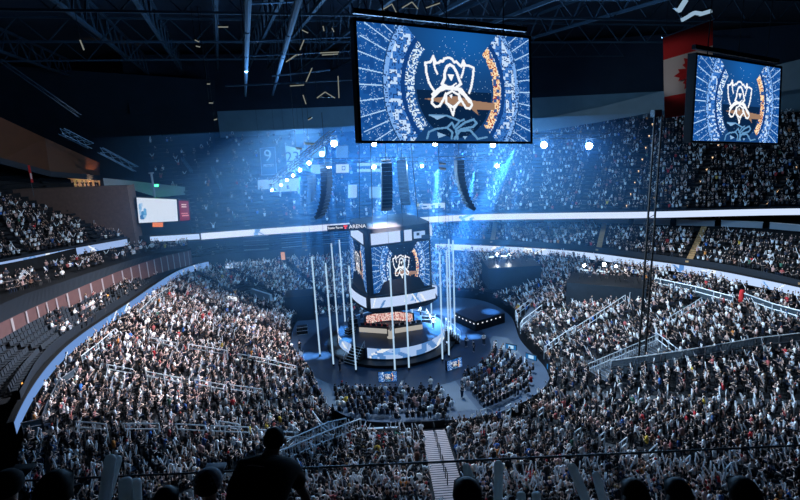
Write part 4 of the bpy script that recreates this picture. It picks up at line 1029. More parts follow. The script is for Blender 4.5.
# right side
rail('picket_fence','long picket fence crossing the right bowl above the nearer block of seats','fence',LP((612,376),(660,369),(705,362),(752,355),(802,349)),1.9,step=2.2,pick=.3,r=.06,panel=M['fencep'])
rail('guard_rail','steel stair rail climbing past the mast, left of it','rail',LP((568,343),(596,324),(624,306)),1.6,r=.055)
rail('guard_rail','short steel stair rail right behind the mast','rail',LP((629,304),(641,294)),1.6,r=.055)
rail('guard_rail','steel stair rail between the right blocks, by the ramp top','rail',LP((668,330),(690,318),(702,310)),1.6,r=.055)
rail('guard_rail','steel stair rail beside the ramp, up to the vomitory','rail',LP((655,346),(680,368)),1.6,r=.055)
rail('guard_rail','steel stair rail nearer the boards, before the ramp','rail',LP((543,360),(560,347),(575,338)),1.6,r=.055)
rail('picket_fence','picket rail on the ramp edge in front of the mast','fence',LP((590,376),(625,360),(657,345)),1.5,step=2,pick=.35,r=.05)
rail('guard_rail','upper steel rail of the stairs by the black side platform','rail',LP((487,338),(508,323),(530,309)),1.6,r=.055)
rail('guard_rail','lower steel rail of the stairs by the black side platform','rail',LP((502,347),(522,331),(542,315)),1.6,r=.055)
for i,(px,py,w) in enumerate([(638,405,13),(664,401,12),(690,407,13),(720,410,13),(754,413,17),(790,416,18),(623,458,12),(650,466,17),(686,478,17),(726,487,14),(578,447,10),(602,450,10),(541,425,9),(508,420,8),(480,415,8)]):
    p,s,v=onlow(px,py); d=LOW.face(s); tx=Vector((-d.y,d.x,0)); 
    if tx.x<0: tx=-tx
    dep=float(proj(p.x,p.y,p.z)[2]); L=w*dep/FPX/2
    rail('hoop_rail','short looped steel rail at an aisle head in the right seats, %s of fifteen'%ordn(i),'rail',[p-tx*L,p+tx*L],1.6,bars=(1.0,.65),step=3,r=.055,group='looped rails at the aisle heads')
def onz(px,py,y,z): return aty(px,py,y)
# club rails under the right ribbon
for lab,A,B in (('grey framed glass rail under the right ribbon, nearer the camera platform',(655,288),(732,308)),('grey framed glass rail under the right ribbon, beside the red marker',(741,305),(803,325))):
    rail('glass_balustrade',lab,'balustrade',LP(A,((A[0]+B[0])/2,(A[1]+B[1])/2-.5),B),1.5,step=3.0,r=.07,panel=M['glass'],m_=M['rail'])
p=onlow(740,303)[0]; m=MB(); m.tube([(0,0,.2),(0,0,1.6)],[.38,.3],10); m.ball((0,0,1.65),.3,10,6); o=m.build('red_marker',M['flagred']); o.location=p; tag(o,'small bright red padded marker between the two glass rails on the right','marker')
# ------------------------------------------------------------------ main stair, ramps, aisle steps
def flight(name,t,s,hw,k0,k1,m_,nose,sub=2):
    m=MB()
    for k in range(k0,k1):
        for q in range(sub):
            z=t.zr(k)+(t.zr(k+1)-t.zr(k))*(q+1)/sub; 
            a=Vector((*t.xy(s,(k+q/sub)/t.n),z+.03)); b=Vector((*t.xy(s,(k+(q+1)/sub)/t.n),z+.03)); d=(b-a); d.z=0; d.normalize(); x=Vector((-d.y,d.x,0))*hw
            m.quad(a-x,a+x,b+x,b-x,0); zz=Vector((0,0,.25)); m.quad(a-x,a+x,a+x-zz,a-x-zz,1)
            n=d*.10+Vector((0,0,.004)); up=Vector((0,0,.006)); m.quad(a-x+up,a+x+up,a+x+n+up,a-x+n+up,1)
    return struct(m.build(name,[m_,nose]))
flight('floor_main_stair',LOW,MAINSTAIR+.12,1.12,0,LOW.n,M['stairw'],M['concrete'])
st=MAINSTAIR+.12
for i,k in enumerate((1,4,7,10,13)):
    a=Vector((*LOW.xy(st,k/LOW.n),LOW.zr(k)+.1)); b=Vector((*LOW.xy(st,(k+1.5)/LOW.n),LOW.zr(k+1.5)+.1))
    rail('stair_handrail','dark handrail in the middle of the pale central stair, %s from its foot'%ordn(i),'rail',[a,b],1.0,bars=(1.0,),step=1.3,r=.035,m_=M['black'],group='handrails on the central stair')
for s in (1.62,3.0,3.8,4.7,5.6,6.4,7.2,8.1,9.1,10.1,10.9,11.65,12.45,13.2,14.1,15.0,15.9): flight('floor_aisle_steps',LOW,s,.5 if s!=1.62 else .9,0,LOW.n,M['concrete'],M['tread'])
for i,a in enumerate([5.4,5.75,6.1,6.45,6.8]+[x+.4 for x in range(7,12)]): flight('floor_amber_aisle_steps',CLUB,a,.42,0,CLUB.n,M['stairamber'] if a>6.5 else M['concrete'],M['stairamber'])
M['uprstep']=mat('dim_concrete_step',(.16,.14,.13),.9)
for i in range(15): flight('floor_upper_aisle_steps',UP,i*.5+.25,.4,0,UP.n,M['uprstep'],M['tread'],1)
for s in (3.45,2.3,1.2): flight('floor_upper_aisle_steps',UPL,s,.4,0,UPL.n,M['concrete'],M['tread'],1)
# pale seat row edges in the empty far club tier
m=MB()
for k in range(0,9,2):
    for i in range(60):
        s0=4.6+1.7*i/60; s1=4.6+1.7*(i+1)/60
        if (i//6)%3==2: continue
        a=Vector((*CLUB.xy(s0,(k+.9)/9),CLUB.zr(k)+.75)); b=Vector((*CLUB.xy(s1,(k+.9)/9),CLUB.zr(k)+.75)); m.bar(a,b,.09,.12)
struct(m.build('trim_5',M['pale']))
# aisle lamps, warm
n=0
for i in (9,10,11,12,13):
    for k in range(1,24,3):
        p=Vector((*UP.xy(i*.5+.25+.012,k/UP.n),UP.zr(k)+.35)); t=MB(); t.box((0,0,0),(.22,.16,.16)); t.tube([(0,0,-.3),(0,0,0)],.03,5); o=t.build('step_light',M['lampw']); o.location=p; tag(o,'tiny warm step light on upper deck stair %d, %s up from the ribbon'%(i-8,ordn(n%8)),'step light','warm step lights on the upper deck stairs'); n+=1
# ramp and side stairs on the right
def slab(name,P,lift,m_,th=.3,z=None):
    W=[onlow(*p)[0]+Vector((0,0,lift)) for p in P]; m=MB(); m.poly(W)
    for i in range(len(W)): a,b=W[i],W[(i+1)%len(W)]; m.quad(a,b,b-Vector((0,0,th+lift)),a-Vector((0,0,th+lift)))
    return struct(m.build(name,m_))
slab('floor_ramp',RAMP,.25,M['concrete']); slab('floor_side_stair',STA,.25,M['concrete'])
W=[onlow(*p)[0] for p in STA]; m=MB()
for i in range(22):
    f=i/22; a=W[0].lerp(W[1],f); b=W[3].lerp(W[2],f); m.bar(a+Vector((0,0,.32)),b+Vector((0,0,.32)),.12,.05)
struct(m.build('trim_6',M['path']))
W=[onlow(*p)[0] for p in RAMP]; m=MB()
for i in range(20):
    f=i/20; a=W[0].lerp(W[1],f); b=W[3].lerp(W[2],f); m.bar(a+Vector((0,0,.3)),b+Vector((0,0,.3)),.1,.04)
struct(m.build('trim_7',M['path']))
# pale vomitory walls near the floor seats
def wallbox(name,px,py,size,rz,m_,z0=0): p=onlow(px,py)[0]; m=MB(); m.box((0,0,size[2]/2),size); o=m.build(name,m_); o.location=(p.x,p.y,z0); o.rotation_euler=(0,0,rz); return struct(o)
M['vom']=mat('pale_vomitory_wall',(.30,.35,.40),.85,noise=.15,scale=.6)
o=wallbox('wall_vomitory_front',376,436,(4.2,.25,1.9),0,M['vom'])
m=MB(); A=Vector((-1.6,47.2,0)); m.poly([(A.x,A.y,0),(A.x+.2,A.y-4.5,0),(A.x+.2,A.y-4.5,2.6),(A.x,A.y,1.2)]); m.poly([(A.x+2.4,A.y,0),(A.x+2.6,A.y-4.5,0),(A.x+2.6,A.y-4.5,2.6),(A.x+2.4,A.y,1.2)]); struct(m.build('wall_vomitory_side',M['vom']))
o=wallbox('wall_vomitory_left',262,300,(5.5,.4,2.4),-.75,M['vom'],1.5)
o=wallbox('wall_vomitory_left_low',242,308,(2.8,.3,1.6),-.75,M['concrete'],2.5)
p=onlow(233,305)[0]; t=empty('aisle_monitor',(p.x,p.y,p.z+1.0),-.5,'small white lit monitor at the pale wall in the left bowl','screen'); m=MB(); m.box((0,.12,0),(2.1,.2,.85)); m.build('casing',M['blackm'],t); m=MB(); m.quad((-1,0,-.36),(1,0,-.36),(1,0,.36),(-1,0,.36)); m.build('display',M['whitesign'],t); m=MB(); m.tube([(0,.12,-1.0),(0,.12,-.4)],.05,6); m.build('stand',M['blackm'],t)
# black boxes and camera platforms
def platform(label,P,size,rz,ztop,z0):
    t=empty('camera_platform',(P.x,P.y,z0),rz,label,'platform'); h=ztop-z0
    m=MB(); m.box((0,0,h-.15),(size[0],size[1],.3)); m.build('deck',M['blackm'],t)
    m=MB(); m.box((0,-size[1]/2,h/2),(size[0],.1,h)); m.box((-size[0]/2,0,h/2),(.1,size[1],h)); m.box((size[0]/2,0,h/2),(.1,size[1],h)); m.build('skirt',mat('navy_drape',(.012,.022,.035),.95,noise=.3,scale=1.5),t)
    for sx in (-1,1):
        m=MB(); m.tube([(sx*size[0]/2,-size[1]/2,h+1),(sx*size[0]/2,size[1]/2,h+1)],.03,5); m.tube([(sx*size[0]/2,-size[1]/2,h),(sx*size[0]/2,-size[1]/2,h+1)],.03,5); m.tube([(sx*size[0]/2,size[1]/2,h),(sx*size[0]/2,size[1]/2,h+1)],.03,5); m.build('side_rail',M['raild'],t)
    return t
PA,PB=PLAT_A,PLAT_B
platform('black draped camera platform on the far stand, nearer the stage',PA,(8.6,5.2),.05,6.1,2.6)
platform('black draped camera platform on the right stand, below two bright lamps',PB,(10.6,5.6),-.45,5.9,2.4)
def video_camera(label,x,y,z,rz):
    t=empty('video_camera',(x,y,z),rz,label,'camera','video cameras on the platforms')
    for a in (0,2.1,4.2): m=MB(); m.tube([(0,0,1.3),(.5*math.cos(a),.5*math.sin(a),0)],.03,5); m.build('tripod_leg',M['blackm'],t)
    m=MB(); m.box((0,.05,1.5),(.28,.7,.34)); m.build('body',M['duct'],t); m=MB(); m.tube([(0,-.3,1.5),(0,-.75,1.5)],[.13,.16],10); m.build('lens',M['blackm'],t); m=MB(); m.box((0,.35,1.78),(.22,.12,.16)); m.build('viewfinder',M['blackm'],t)
def table(label,x,y,z,rz,w,m_=None):
    t=empty('folding_table',(x,y,z),rz,label,'table','tables on the camera platforms'); m=MB(); m.box((0,0,.74),(w,.75,.05)); m.build('tabletop',m_ or M['white'],t)
    for sx in (-1,1):
        for sy in (-1,1): m=MB(); m.bar((sx*(w/2-.1),sy*.3,0),(sx*(w/2-.1),sy*.3,.72),.05); m.build('leg',M['raild'],t)
def onplat(P,rz,u,v): return P.x+u*math.cos(rz)-v*math.sin(rz),P.y+u*math.sin(rz)+v*math.cos(rz)
for i,(P,rz,zt,nm,us) in enumerate(((PA,.05,6.1,'far',(-2.8,-.6,2.0)),(PB,-.45,5.9,'right',(-3.6,-1.2,1.4,3.8)))):
    for j,u in enumerate(us):
        x,y=onplat(P,rz,u,-.6); video_camera('tripod video camera on the %s platform, %s along its edge'%(nm,ordn(j)),x,y,zt,rz)
        x,y=onplat(P,rz,u+1.0,.9); make_person((x,y,zt),rz+math.pi+random.uniform(-.5,.5),'lap',True,(.01,.01,.012),HN['black'],'standing operator in black on the %s camera platform, %s along it'%(nm,ordn(j)),'camera operators on the platforms')
    for j,u in enumerate(us[:2]):
        x,y=onplat(P,rz,u+.4,1.9); table('pale folding table on the %s camera platform, %s along it'%(nm,ordn(j)),x,y,zt,rz,1.8)
def flood(label,px,py,y,r=.3):
    p=aty(px,py,y); t=empty('flood_lamp',p,0,label,'lamp','bright lamps under the right ribbon')
    m=MB(); m.box((0,.15,0),(.5,.25,.4)); m.build('housing',M['blackm'],t); m=MB(); m.tube([(0,-.02,0),(0,-.05,0)],r*.7,12); m.build('lens',M['lamp'],t); m=MB(); m.tube([(0,.15,-.2),(0,.15,-1.8)],.04,5); m.build('pole',M['blackm'],t)
    l=bpy.data.lights.new('flood_glow','POINT'); l.energy=260; l.color=(.8,.9,1); l.shadow_soft_size=.2; o=bpy.data.objects.new('flood_glow',l); COL.objects.link(o); o.location=p+Vector((0,-.5,0))
flood('bright lamp over the right camera platform, its left one',584,265.5,PB.y-1.0); flood('bright lamp over the right camera platform, its middle one',604,264.5,PB.y-1.5,.34); flood('small bright lamp over the right camera platform, its right end',616,266,PB.y-2,.2)
flood('bright lamp above the far camera platform, by the ribbon end',497,254,PA.y+1.5,.2); flood('second bright lamp above the far camera platform',508,254,PA.y+1.5,.2)
# black side platform on the floor, right of the stage
P=atz(479,322,0); t=empty('side_stage_platform',(P.x,P.y,0),.55,'low black square platform on the floor right of the stage, with edge lights','platform')
m=MB(); m.box((0,0,.75),(5.6,5.2,1.5)); m.build('deck',M['blackm'],t); m=MB(); m.box((0,0,1.52),(5.4,5.0,.04)); m.build('deck_top',M['disc'],t)
for i in range(6): m=MB(); m.box((-2.82,-2.2+.85*i,1.1),(.05,.22,.16)); m.build('edge_light',M['whitesign'],t)
for i in range(6): m=MB(); m.box((-2.4+.85*i,-2.62,1.1),(.2,.05,.14)); m.build('edge_light',M['whitesign'],t)
P=BOXC; o=empty('black_draped_box',(P.x,P.y,0),.1,'tall black draped box at the far left edge of the floor','box'); m=MB(); m.box((0,0,2.0),(4.4,3.6,4.0)); m.build('drape',mat('black_drape',(.006,.01,.018),.95),o); m=MB(); m.box((0,0,4.02),(4.5,3.7,.06)); m.build('lid',M['blackm'],o)
rack('black equipment case on the floor at the foot of the draped box',-15,74,0,1.6,1.0,1.2,.2)
# blue lit boards on the wall by the right floor seats
for i,(px,py) in enumerate(((511,347),(531,357),(552,368))):
    p=atz(px,py,.9); t=empty('wall_logo_board',(p.x,p.y,.9),-.62-.1*i,'small blue lit board on the black wall beside the right floor seats, %s from the stage'%ordn(i),'board','blue boards on the bowl wall')
    im=np.zeros((6,12,3)); im[:]=(.02,.16,.42); im[1:5,3:9]=(.5,.75,1); m=MB(); m.box((0,.08,0),(1.5,.12,.75)); m.build('casing',M['blackm'],t); led_grid('display',im,quadfun((-.7,0,.33),(.7,0,.33),(.7,0,-.33),(-.7,0,-.33)),t,.9)
# ------------------------------------------------------------------ standing people on the floor
FP=[(317,410,'black'),(328,425,'black'),(306,386,'navy'),(474,352,'black'),(484,345,'white'),(300,352,'black'),(427,320,'pale grey'),(420,318,'white'),(466,347,'black'),(352,432,'dark grey'),(295,370,'black'),(447,352,'black'),(340,371,'black'),(462,398,'black')]
for i,(px,py,sn) in enumerate(FP):
    p=atz(px,py,0); make_person((p.x,p.y,0),random.uniform(0,6),random.choice(['side','lap']),True,dict(SN)[sn],HN['black'],'person in %s clothes standing on the arena floor, %s of the fourteen loose ones'%(sn,ordn(i)),'people standing on the floor')
# ------------------------------------------------------------------ empty grey seats of the club tier
sroot=empty('club_seat',(0,0,0),0,'x','seat'); 
m=MB(); m.box((0,.02,.45),(.50,.46,.09)); m.build('seat_pad',M['seat'],sroot)
m=MB(); m.box((0,-.26,.74),(.50,.08,.55),mt=Matrix.Rotation(.12,4,'X')); m.build('backrest',M['seat'],sroot)
m=MB(); m.box((0,-.1,.21),(.08,.3,.42)); 
m.build('bracket',M['seatframe'],sroot)
skids=[c for c in bpy.data.objects if c.parent is sroot]
n=0
for k in range(5):
    j=0
    for s,x,y in CLUBL.seats(k,0.15,2.5,.62):
        if min(abs(s-a) for a in (.9,2.0))*15<.45: continue
        d=CLUBL.face(s); j+=1; lab='grey club seat above the left ribbon, row %d, seat %d from its near end'%(k+1,j)
        loc=(x,y,CLUBL.zr(k)); rz=math.atan2(-d.x,d.y)
        if n==0: sroot.location=loc; sroot.rotation_euler=(0,0,rz); sroot['label']=lab; sroot['group']='grey club seats above the left ribbon'
        else: dup(sroot,loc,rz,lab,None,skids)
        n+=1
# small amber aisle lights in the club tier
for i,(k,s) in enumerate([(0,.9),(2,.95),(4,1.0),(1,2.02),(3,2.05),(0,2.0),(0,.4),(2,.42)]):
    x,y=CLUBL.xy(s,(k+.5)/5); m=MB(); m.box((0,0,.1),(.16,.16,.12)); m.box((0,0,.02),(.2,.2,.04)); o=m.build('step_light',M['amber']); o.location=(x,y,CLUBL.zr(k)); tag(o,'small amber step light among the grey club seats, %s of eight'%ordn(i),'step light','amber step lights in the left club tier')
# suite counters under the far upper deck
for i in range(14):
    s=5.35+.42*i; a=Vector((*crom(CLUBB,s,False),10.35)); b=Vector((*crom(CLUBB,s+.36,False),10.35)); c=(a+b)/2; cc=(Vector((2,55,0))-c); cc.z=0; cc.normalize()
    t=empty('suite_counter',c,math.atan2(b.y-a.y,b.x-a.x),'pale suite front counter under the far ribbon, %s from the scoreboard end'%ordn(i),'counter','pale suite fronts under the far upper deck'); L=(b-a).length
    m=MB(); m.box((0,0,.5),(L,.2,1.0)); m.build('front_panel',M['pale'],t); m=MB(); m.box((0,0,1.03),(L+.1,.55,.06)); m.build('counter_top',M['white'],t)
for i,(px,w,mm,nm) in enumerate([(690,5,'redglow','red lit doorway'),(722,3,'amberdim','thin amber lit doorway'),(760,8,'amberdim','wide amber lit doorway'),(583,2,'amber','small orange lit sign'),(593,2,'amber','second small orange lit sign'),(620,2,'amberdim','narrow amber lit doorway')]):
    p=aty(px,222,100); h=2.0; t=empty('lit_doorway',(p.x,p.y-2,11.0),0,'%s in the suites under the far ribbon, right side'%nm,'doorway'); W_=w*105/FPX
    m=MB(); m.box((0,.1,.9),(W_+.3,.1,2.0)); m.build('frame',M['fascia'],t); m=MB(); m.quad((-W_/2,0,.1),(W_/2,0,.1),(W_/2,0,1.7),(-W_/2,0,1.7)); m.build('lit_opening',M[mm],t)
for i,(px,py,w,h) in enumerate([(209,269,5,9),(283,256,4,8)]):
    p=aty(px,py,92); t=empty('lit_doorway',p,0,'amber lit doorway in the far stand, %s'%('at the end of the left ribbon' if i==0 else 'right of the short white ribbon'),'doorway'); W_=w*.18; H_=h*.18
    m=MB(); m.box((0,.1,0),(W_+.3,.1,H_+.3)); m.build('frame',M['fascia'],t); m=MB(); m.quad((-W_/2,0,-H_/2),(W_/2,0,-H_/2),(W_/2,0,H_/2),(-W_/2,0,H_/2)); m.build('lit_opening',M['amberdim'],t)
# ------------------------------------------------------------------ mast, flag, banners, screens
b=onlow(641,360)[0]; t=empty('black_mast',(b.x,b.y,b.z),.3,'tall black twin-pole mast standing in the right seats','mast')
for sx in (-.45,.45): m=MB(); m.tube([(sx,0,0),(sx,0,29.4-b.z)],.11,8); m.build('pole',M['black'],t)
m=MB()
for k in range(36): m.bar((-.45,0,.4+.7*k),(.45,0,.4+.7*(k+.5)),.05)
m.build('bracing',M['black'],t)
m=MB(); m.box((-.3,0,29.6-b.z),(.9,.6,.7)); m.build('head_block',M['blackm'],t); m=MB(); m.box((0,0,.15),(1.6,1.6,.3)); m.build('base',M['blackm'],t)
# flag: three bands hung upright, the leaf pointing sideways
YF=50; TL,TR,BR_,BL=aty(663,38,YF),aty(713,20,YF+3),aty(712,112,YF+3),aty(665,118,YF)
t=empty('hanging_flag',TL,0,'red and white maple leaf flag hanging upright behind the smaller screen','flag')
def fpt(u,v,o=0):
    p=TL*(1-u)*(1-v)+TR*u*(1-v)+BR_*u*v+BL*(1-u)*v-TL; return p+Vector((0,.12*math.sin(u*9+v*3)*v+o,0))
for nm,v0,v1,mm in (('red_band',0,.27,'flagred'),('white_band',.27,.73,'flagwhite'),('red_band',.73,1,'flagred')):
    m=MB()
    for i in range(14):
        for j in range(6): a,c=v0+(v1-v0)*j/6,v0+(v1-v0)*(j+1)/6; m.quad(fpt(i/14,a),fpt((i+1)/14,a),fpt((i+1)/14,c),fpt(i/14,c))
    m.build(nm,M[mm],t,True)
leaf=[(0,1),(.10,.78),(.22,.84),(.17,.50),(.33,.66),(.37,.56),(.56,.60),(.50,.44),(.58,.38),(.30,.13),(.34,.02),(.03,.06),(.04,-.2)]; leaf=leaf+[(-x,y) for x,y in leaf[::-1]]
m=MB(); P=[]
for x,y in leaf: P.append(fpt(.50-(y-.35)*.50,.5-x*.33,-.16))
c=fpt(.5,.5,-.16)
for i in range(len(P)): m.poly([P[i],P[(i+1)%len(P)],c])
m.build('maple_leaf',M['flagred'],t); m=MB(); m.tube([fpt(-.02,0)+Vector((0,0,.05)),fpt(1.02,0)+Vector((0,0,.05))],.06,6); m.build('batten',M['duct'],t)
m=MB(); m.tube([fpt(.05,0),fpt(.05,0)+Vector((0,0,8))],.02,4); m.tube([fpt(.95,0),fpt(.95,0)+Vector((0,0,8))],.02,4); m.build('cord',M['blackm'],t)
# bright fixture above the flag
def tubefix(label,P,w,m_,name='roof_fixture',group=None,cat='fixture',y=50):
    root=empty(name,aty(*P[0],y),0,label,cat,group)
    W=[aty(a,b_,y) for a,b_ in P]; c=W[0].copy(); t=MB()
    for p,q in zip(W,W[1:]): t.bar(p-c,q-c,w)
    t.build('lit_edge',m_,root); q=W[-1]-c; h=MB(); h.bar(Vector((0,0,w*.6)),Vector((0,0,40-c.z)),.03); h.build('hanger',M['blackm'],root); h=MB(); h.bar(Vector((0,.12,.1)),q+Vector((0,.12,.1)),w*1.3); h.build('bracket',M['blackm'],root); return root
M['fixblue']=emat('blue_white_fixture_light',(.5,.75,1),.55); M['gold']=emat('pale_gold_metal_glow',(.74,.78,.68),.26)  # gold: emission stands in for light caught by the metal fittings
tubefix('angled pale blue roof fixture above the flag',[(682,20),(694,13),(701,14),(711,11)],.28,M['fixblue'],y=44)
tubefix('upright pale blue roof fixture end over the flag',[(678,11),(685,0)],.35,M['fixblue'],y=40)
def banner(label,P,y,base,edge,items,name='number_banner',cat='banner'):
    TL,TR,BR_,BL=[aty(a,b_,y) for a,b_ in P]; c=(TL+TR+BR_+BL)/4; t=empty(name,c,0,label,cat); TL,TR,BR_,BL=TL-c,TR-c,BR_-c,BL-c
    m=MB()
    for i in range(6):
        f,g=i/6,(i+1)/6; m.quad(TL.lerp(BL,f)+Vector((0,.05*math.sin(i),0)),TR.lerp(BR_,f)+Vector((0,.05*math.sin(i),0)),TR.lerp(BR_,g)+Vector((0,.05*math.sin(i+1),0)),TL.lerp(BL,g)+Vector((0,.05*math.sin(i+1),0)))
    m.build('cloth',base,t)
    if edge:
        m=MB(); o=Vector((0,-.12,0)); Q=[TL*.93,TR*.93,BR_*.93,BL*.93]
        for i in range(4): m.bar(Q[i]+o,Q[(i+1)%4]+o,.10,.03)
        m.build('border',edge,t)
    for txt,sz,dx,dz,mm in items: text_obj('lettering',txt,sz,(dx,-.16,dz),(math.pi/2,0,math.atan2((TR-TL).y,(TR-TL).x)),mm,t)
    m=MB(); m.tube([TL+Vector((0,0,.05)),TR+Vector((0,0,.05))],.06,6); m.tube([TL,TL+Vector((0,0,9))],.02,4); m.tube([TR,TR+Vector((0,0,9))],.02,4); m.build('hanging_bar',M['blackm'],t)
    return t
M['bnavy']=mat('navy_banner',(.015,.07,.16),.8); M['bwhite']=mat('white_banner',(.62,.72,.82),.8); M['btext']=mat('white_letter',(.75,.85,.95),.8); M['bdark']=mat('navy_letter',(.01,.03,.08),.8)
banner('navy banner with a white 9 and border, beside the 23 banner',[(259.5,147.5),(275.5,146),(277.5,175),(261.5,176)],96,M['bnavy'],M['btext'],[('9',2.9,0,.9,M['btext']),('PETTIT',.62,0,-.75,M['btext']),('4',.7,0,-1.9,M['btext'])][:2])
banner('white banner with a dark 23, beside the 9 banner and behind the sloping truss',[(285,145),(300,149),(299,171.5),(287.5,172)],96,M['bwhite'],None,[('23',2.6,0,.35,M['bdark']),('HUDSON',.5,0,-1.1,M['bdark'])])
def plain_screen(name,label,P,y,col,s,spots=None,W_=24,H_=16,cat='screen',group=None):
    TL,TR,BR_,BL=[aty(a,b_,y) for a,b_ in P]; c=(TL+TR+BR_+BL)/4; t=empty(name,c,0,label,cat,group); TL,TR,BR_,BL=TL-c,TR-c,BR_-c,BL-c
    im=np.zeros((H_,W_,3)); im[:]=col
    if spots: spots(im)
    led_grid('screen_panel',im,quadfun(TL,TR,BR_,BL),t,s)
    m=MB(); k=1.06; o=Vector((0,.05,0)); o2=Vector((0,.45,0)); A=[p*k+o for p in (TL,TR,BR_,BL)]; B=[p*k+o2 for p in (TL,TR,BR_,BL)]; m.poly(A); m.poly(B)
    for i in range(4): m.quad(A[i],A[(i+1)%4],B[(i+1)%4],B[i])
    m.build('housing',M['blackm'],t); return t
def figblob(im):
    ys,xs=np.mgrid[0:60,0:96]; rg=np.random.default_rng(3)
    for cx_,cy_,rx,ry,c in ((6,22,4,9,(.2,.42,.7)),(10,16,3,5,(.35,.55,.8)),(13,38,8,7,(.06,.24,.52)),(9,46,6,6,(.04,.16,.40)),(17,32,4,8,(.12,.36,.66)),(5,34,3,8,(.3,.5,.78)),(15,44,4,4,(.25,.48,.75))): im[((xs-cx_)/rx)**2+((ys-cy_)/ry)**2<1]=c
    im[(xs>40)&(xs<42)&(ys>54)]=(.9,.8,.5); im[:,47:48]=(.56,.66,.82)
plain_screen('corner_screen','white corner screen with a small blue figure, over the left ribbons',[(136.5,197.5),(176.5,199.5),(178,221),(139,223)],85.2,(.62,.72,.88),1.0,figblob,96,60)
def redtxt(im): im[3,3:9]=(.8,.7,.7); im[5,3:9]=(.8,.7,.7); im[11,2:10]=(.6,.25,.28); im[13,3:11]=(.75,.3,.35)
plain_screen('red_sign_board','dark red sign board right beside the white corner screen',[(178.5,200.5),(188.5,201),(190,220),(180,221)],85.6,(.17,.012,.03),1.0,redtxt,12,18,'sign')
plain_screen('amber_sign','tiny amber and red lit sign below the white corner screen',[(152.5,222.5),(163,222.5),(163,227),(152.5,227)],85.0,(.9,.25,.08),.8,None,6,3,'sign')
def streak(im): im[:,:]=im*np.linspace(.75,1.1,im.shape[1])[None,:,None]; im[:, im.shape[1]//2]*=.6
plain_screen('pale_video_board','wide pale video board hazy behind the sloping truss, below the number banners',[(257.5,180),(299,178),(300,201),(259,203)],98,(.30,.55,.88),.75,streak,24,14)
for i,(x0,y0,x1,y1,c_) in enumerate([(311,165,324,174,(.25,.5,.8)),(336,164.5,349,173,(.5,.72,.95)),(357,163,392,166,(.35,.62,.9)),(357,169,392,172,(.35,.62,.9)),(348,185,357,198,(.35,.6,.88)),(369,187,385,198,(.2,.42,.72)),(418,204,431,214,(.62,.78,1)),(431,203,445,223,(.55,.75,1)),(312,148,326,158,(.10,.28,.5)),(336,146,348,158,(.08,.22,.42))]):  # banners among these glow: emission stands in for light falling on them
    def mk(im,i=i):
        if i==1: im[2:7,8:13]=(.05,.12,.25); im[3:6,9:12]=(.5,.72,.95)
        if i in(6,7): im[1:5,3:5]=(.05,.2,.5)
    plain_screen('small_glowing_board','small pale hanging board above the scoreboard cube, %s of ten'%ordn(i),[(x0,y0),(x1,y0-.4),(x1,y1-.4),(x0,y1)],94,c_,.8,mk,18,10,'board','small boards hanging behind the lamps')
for i,(px,py,y,r) in enumerate([(54.5,176,95,.28),(156.5,185.5,92,.16)]):
    p=aty(px,py,y); t=empty('exit_sign',p,.5,'green lit sign %s'%('by the lounge under the copper band' if i==0 else 'on the pale beam above the corner screen'),'sign'); m=MB(); m.box((0,.08,0),(r*4.6,.14,r*3)); m.build('housing',M['blackm'],t); m=MB(); m.quad((-r*2,0,-r*1.2),(r*2,0,-r*1.2),(r*2,0,r*1.2),(-r*2,0,r*1.2)); m.build('lit_face',M['green'],t)
    l=bpy.data.lights.new('exit_glow','POINT'); l.energy=60*r*8; l.color=(.05,1,.25); l.shadow_soft_size=.2; o=bpy.data.objects.new('exit_glow',l); COL.objects.link(o); o.location=p+Vector((0,-.5,0))
# people at the lounge rail
for i,px in enumerate((70,74,79,84,88,92,97,99)):
    p=aty(px,191,94); make_person((p.x,p.y,p.z+.15),3.1+random.uniform(-.5,.5),'side',True,(.01,.01,.012),HN['black'],'dark figure at the lounge rail against the cream wall, %s from the green sign'%ordn(i),'people at the lounge rail')
m=MB(); A=aty(60,190,93.4); B=aty(103,190.3,93.4); m.bar(A,B,.08,.6); struct(m.build('trim_8',M['fascia']))
l=bpy.data.lights.new('lounge_light','AREA'); l.energy=160; l.color=(1,.62,.38); l.size=5; o=bpy.data.objects.new('lounge_light',l); COL.objects.link(o); o.location=aty(83,176,95.5); o.rotation_euler=(math.radians(35),0,0)
l=bpy.data.lights.new('copper_uplight','SPOT'); l.energy=5000; l.color=(1,.55,.28); l.spot_size=math.radians(34); l.spot_blend=.8; l.shadow_soft_size=.1; o=bpy.data.objects.new('copper_uplight',l); COL.objects.link(o); lp=aty(89,189,93.0); o.location=lp; o.rotation_euler=(aty(91,165,94.6)-lp).to_track_quat('-Z','Y').to_euler()
t=empty('thin_banner',aty(30.5,174,82),0,'thin red and white banner standing by the upper left seats','banner'); m=MB(); m.box((0,0,0),(.35,.05,2.6)); m.build('cloth',M['flagred'],t); m=MB(); m.box((.05,-.04,-.3),(.2,.03,.9)); m.build('pale_patch',M['flagwhite'],t)
m=MB(); m.tube([(-.2,.05,-3.4),(-.2,.05,1.4)],.05,5); m.build('pole',M['raild'],t)
t=empty('pale_column',aty(155,198,88),0,'slim pale column rising beside the white corner screen','column'); m=MB(); m.tube([(0,0,-2),(0,0,4)],.18,8); m.build('shaft',M['pale'],t); m=MB(); m.box((0,0,4.1),(.6,.6,.2)); m.build('cap',M['pale'],t)
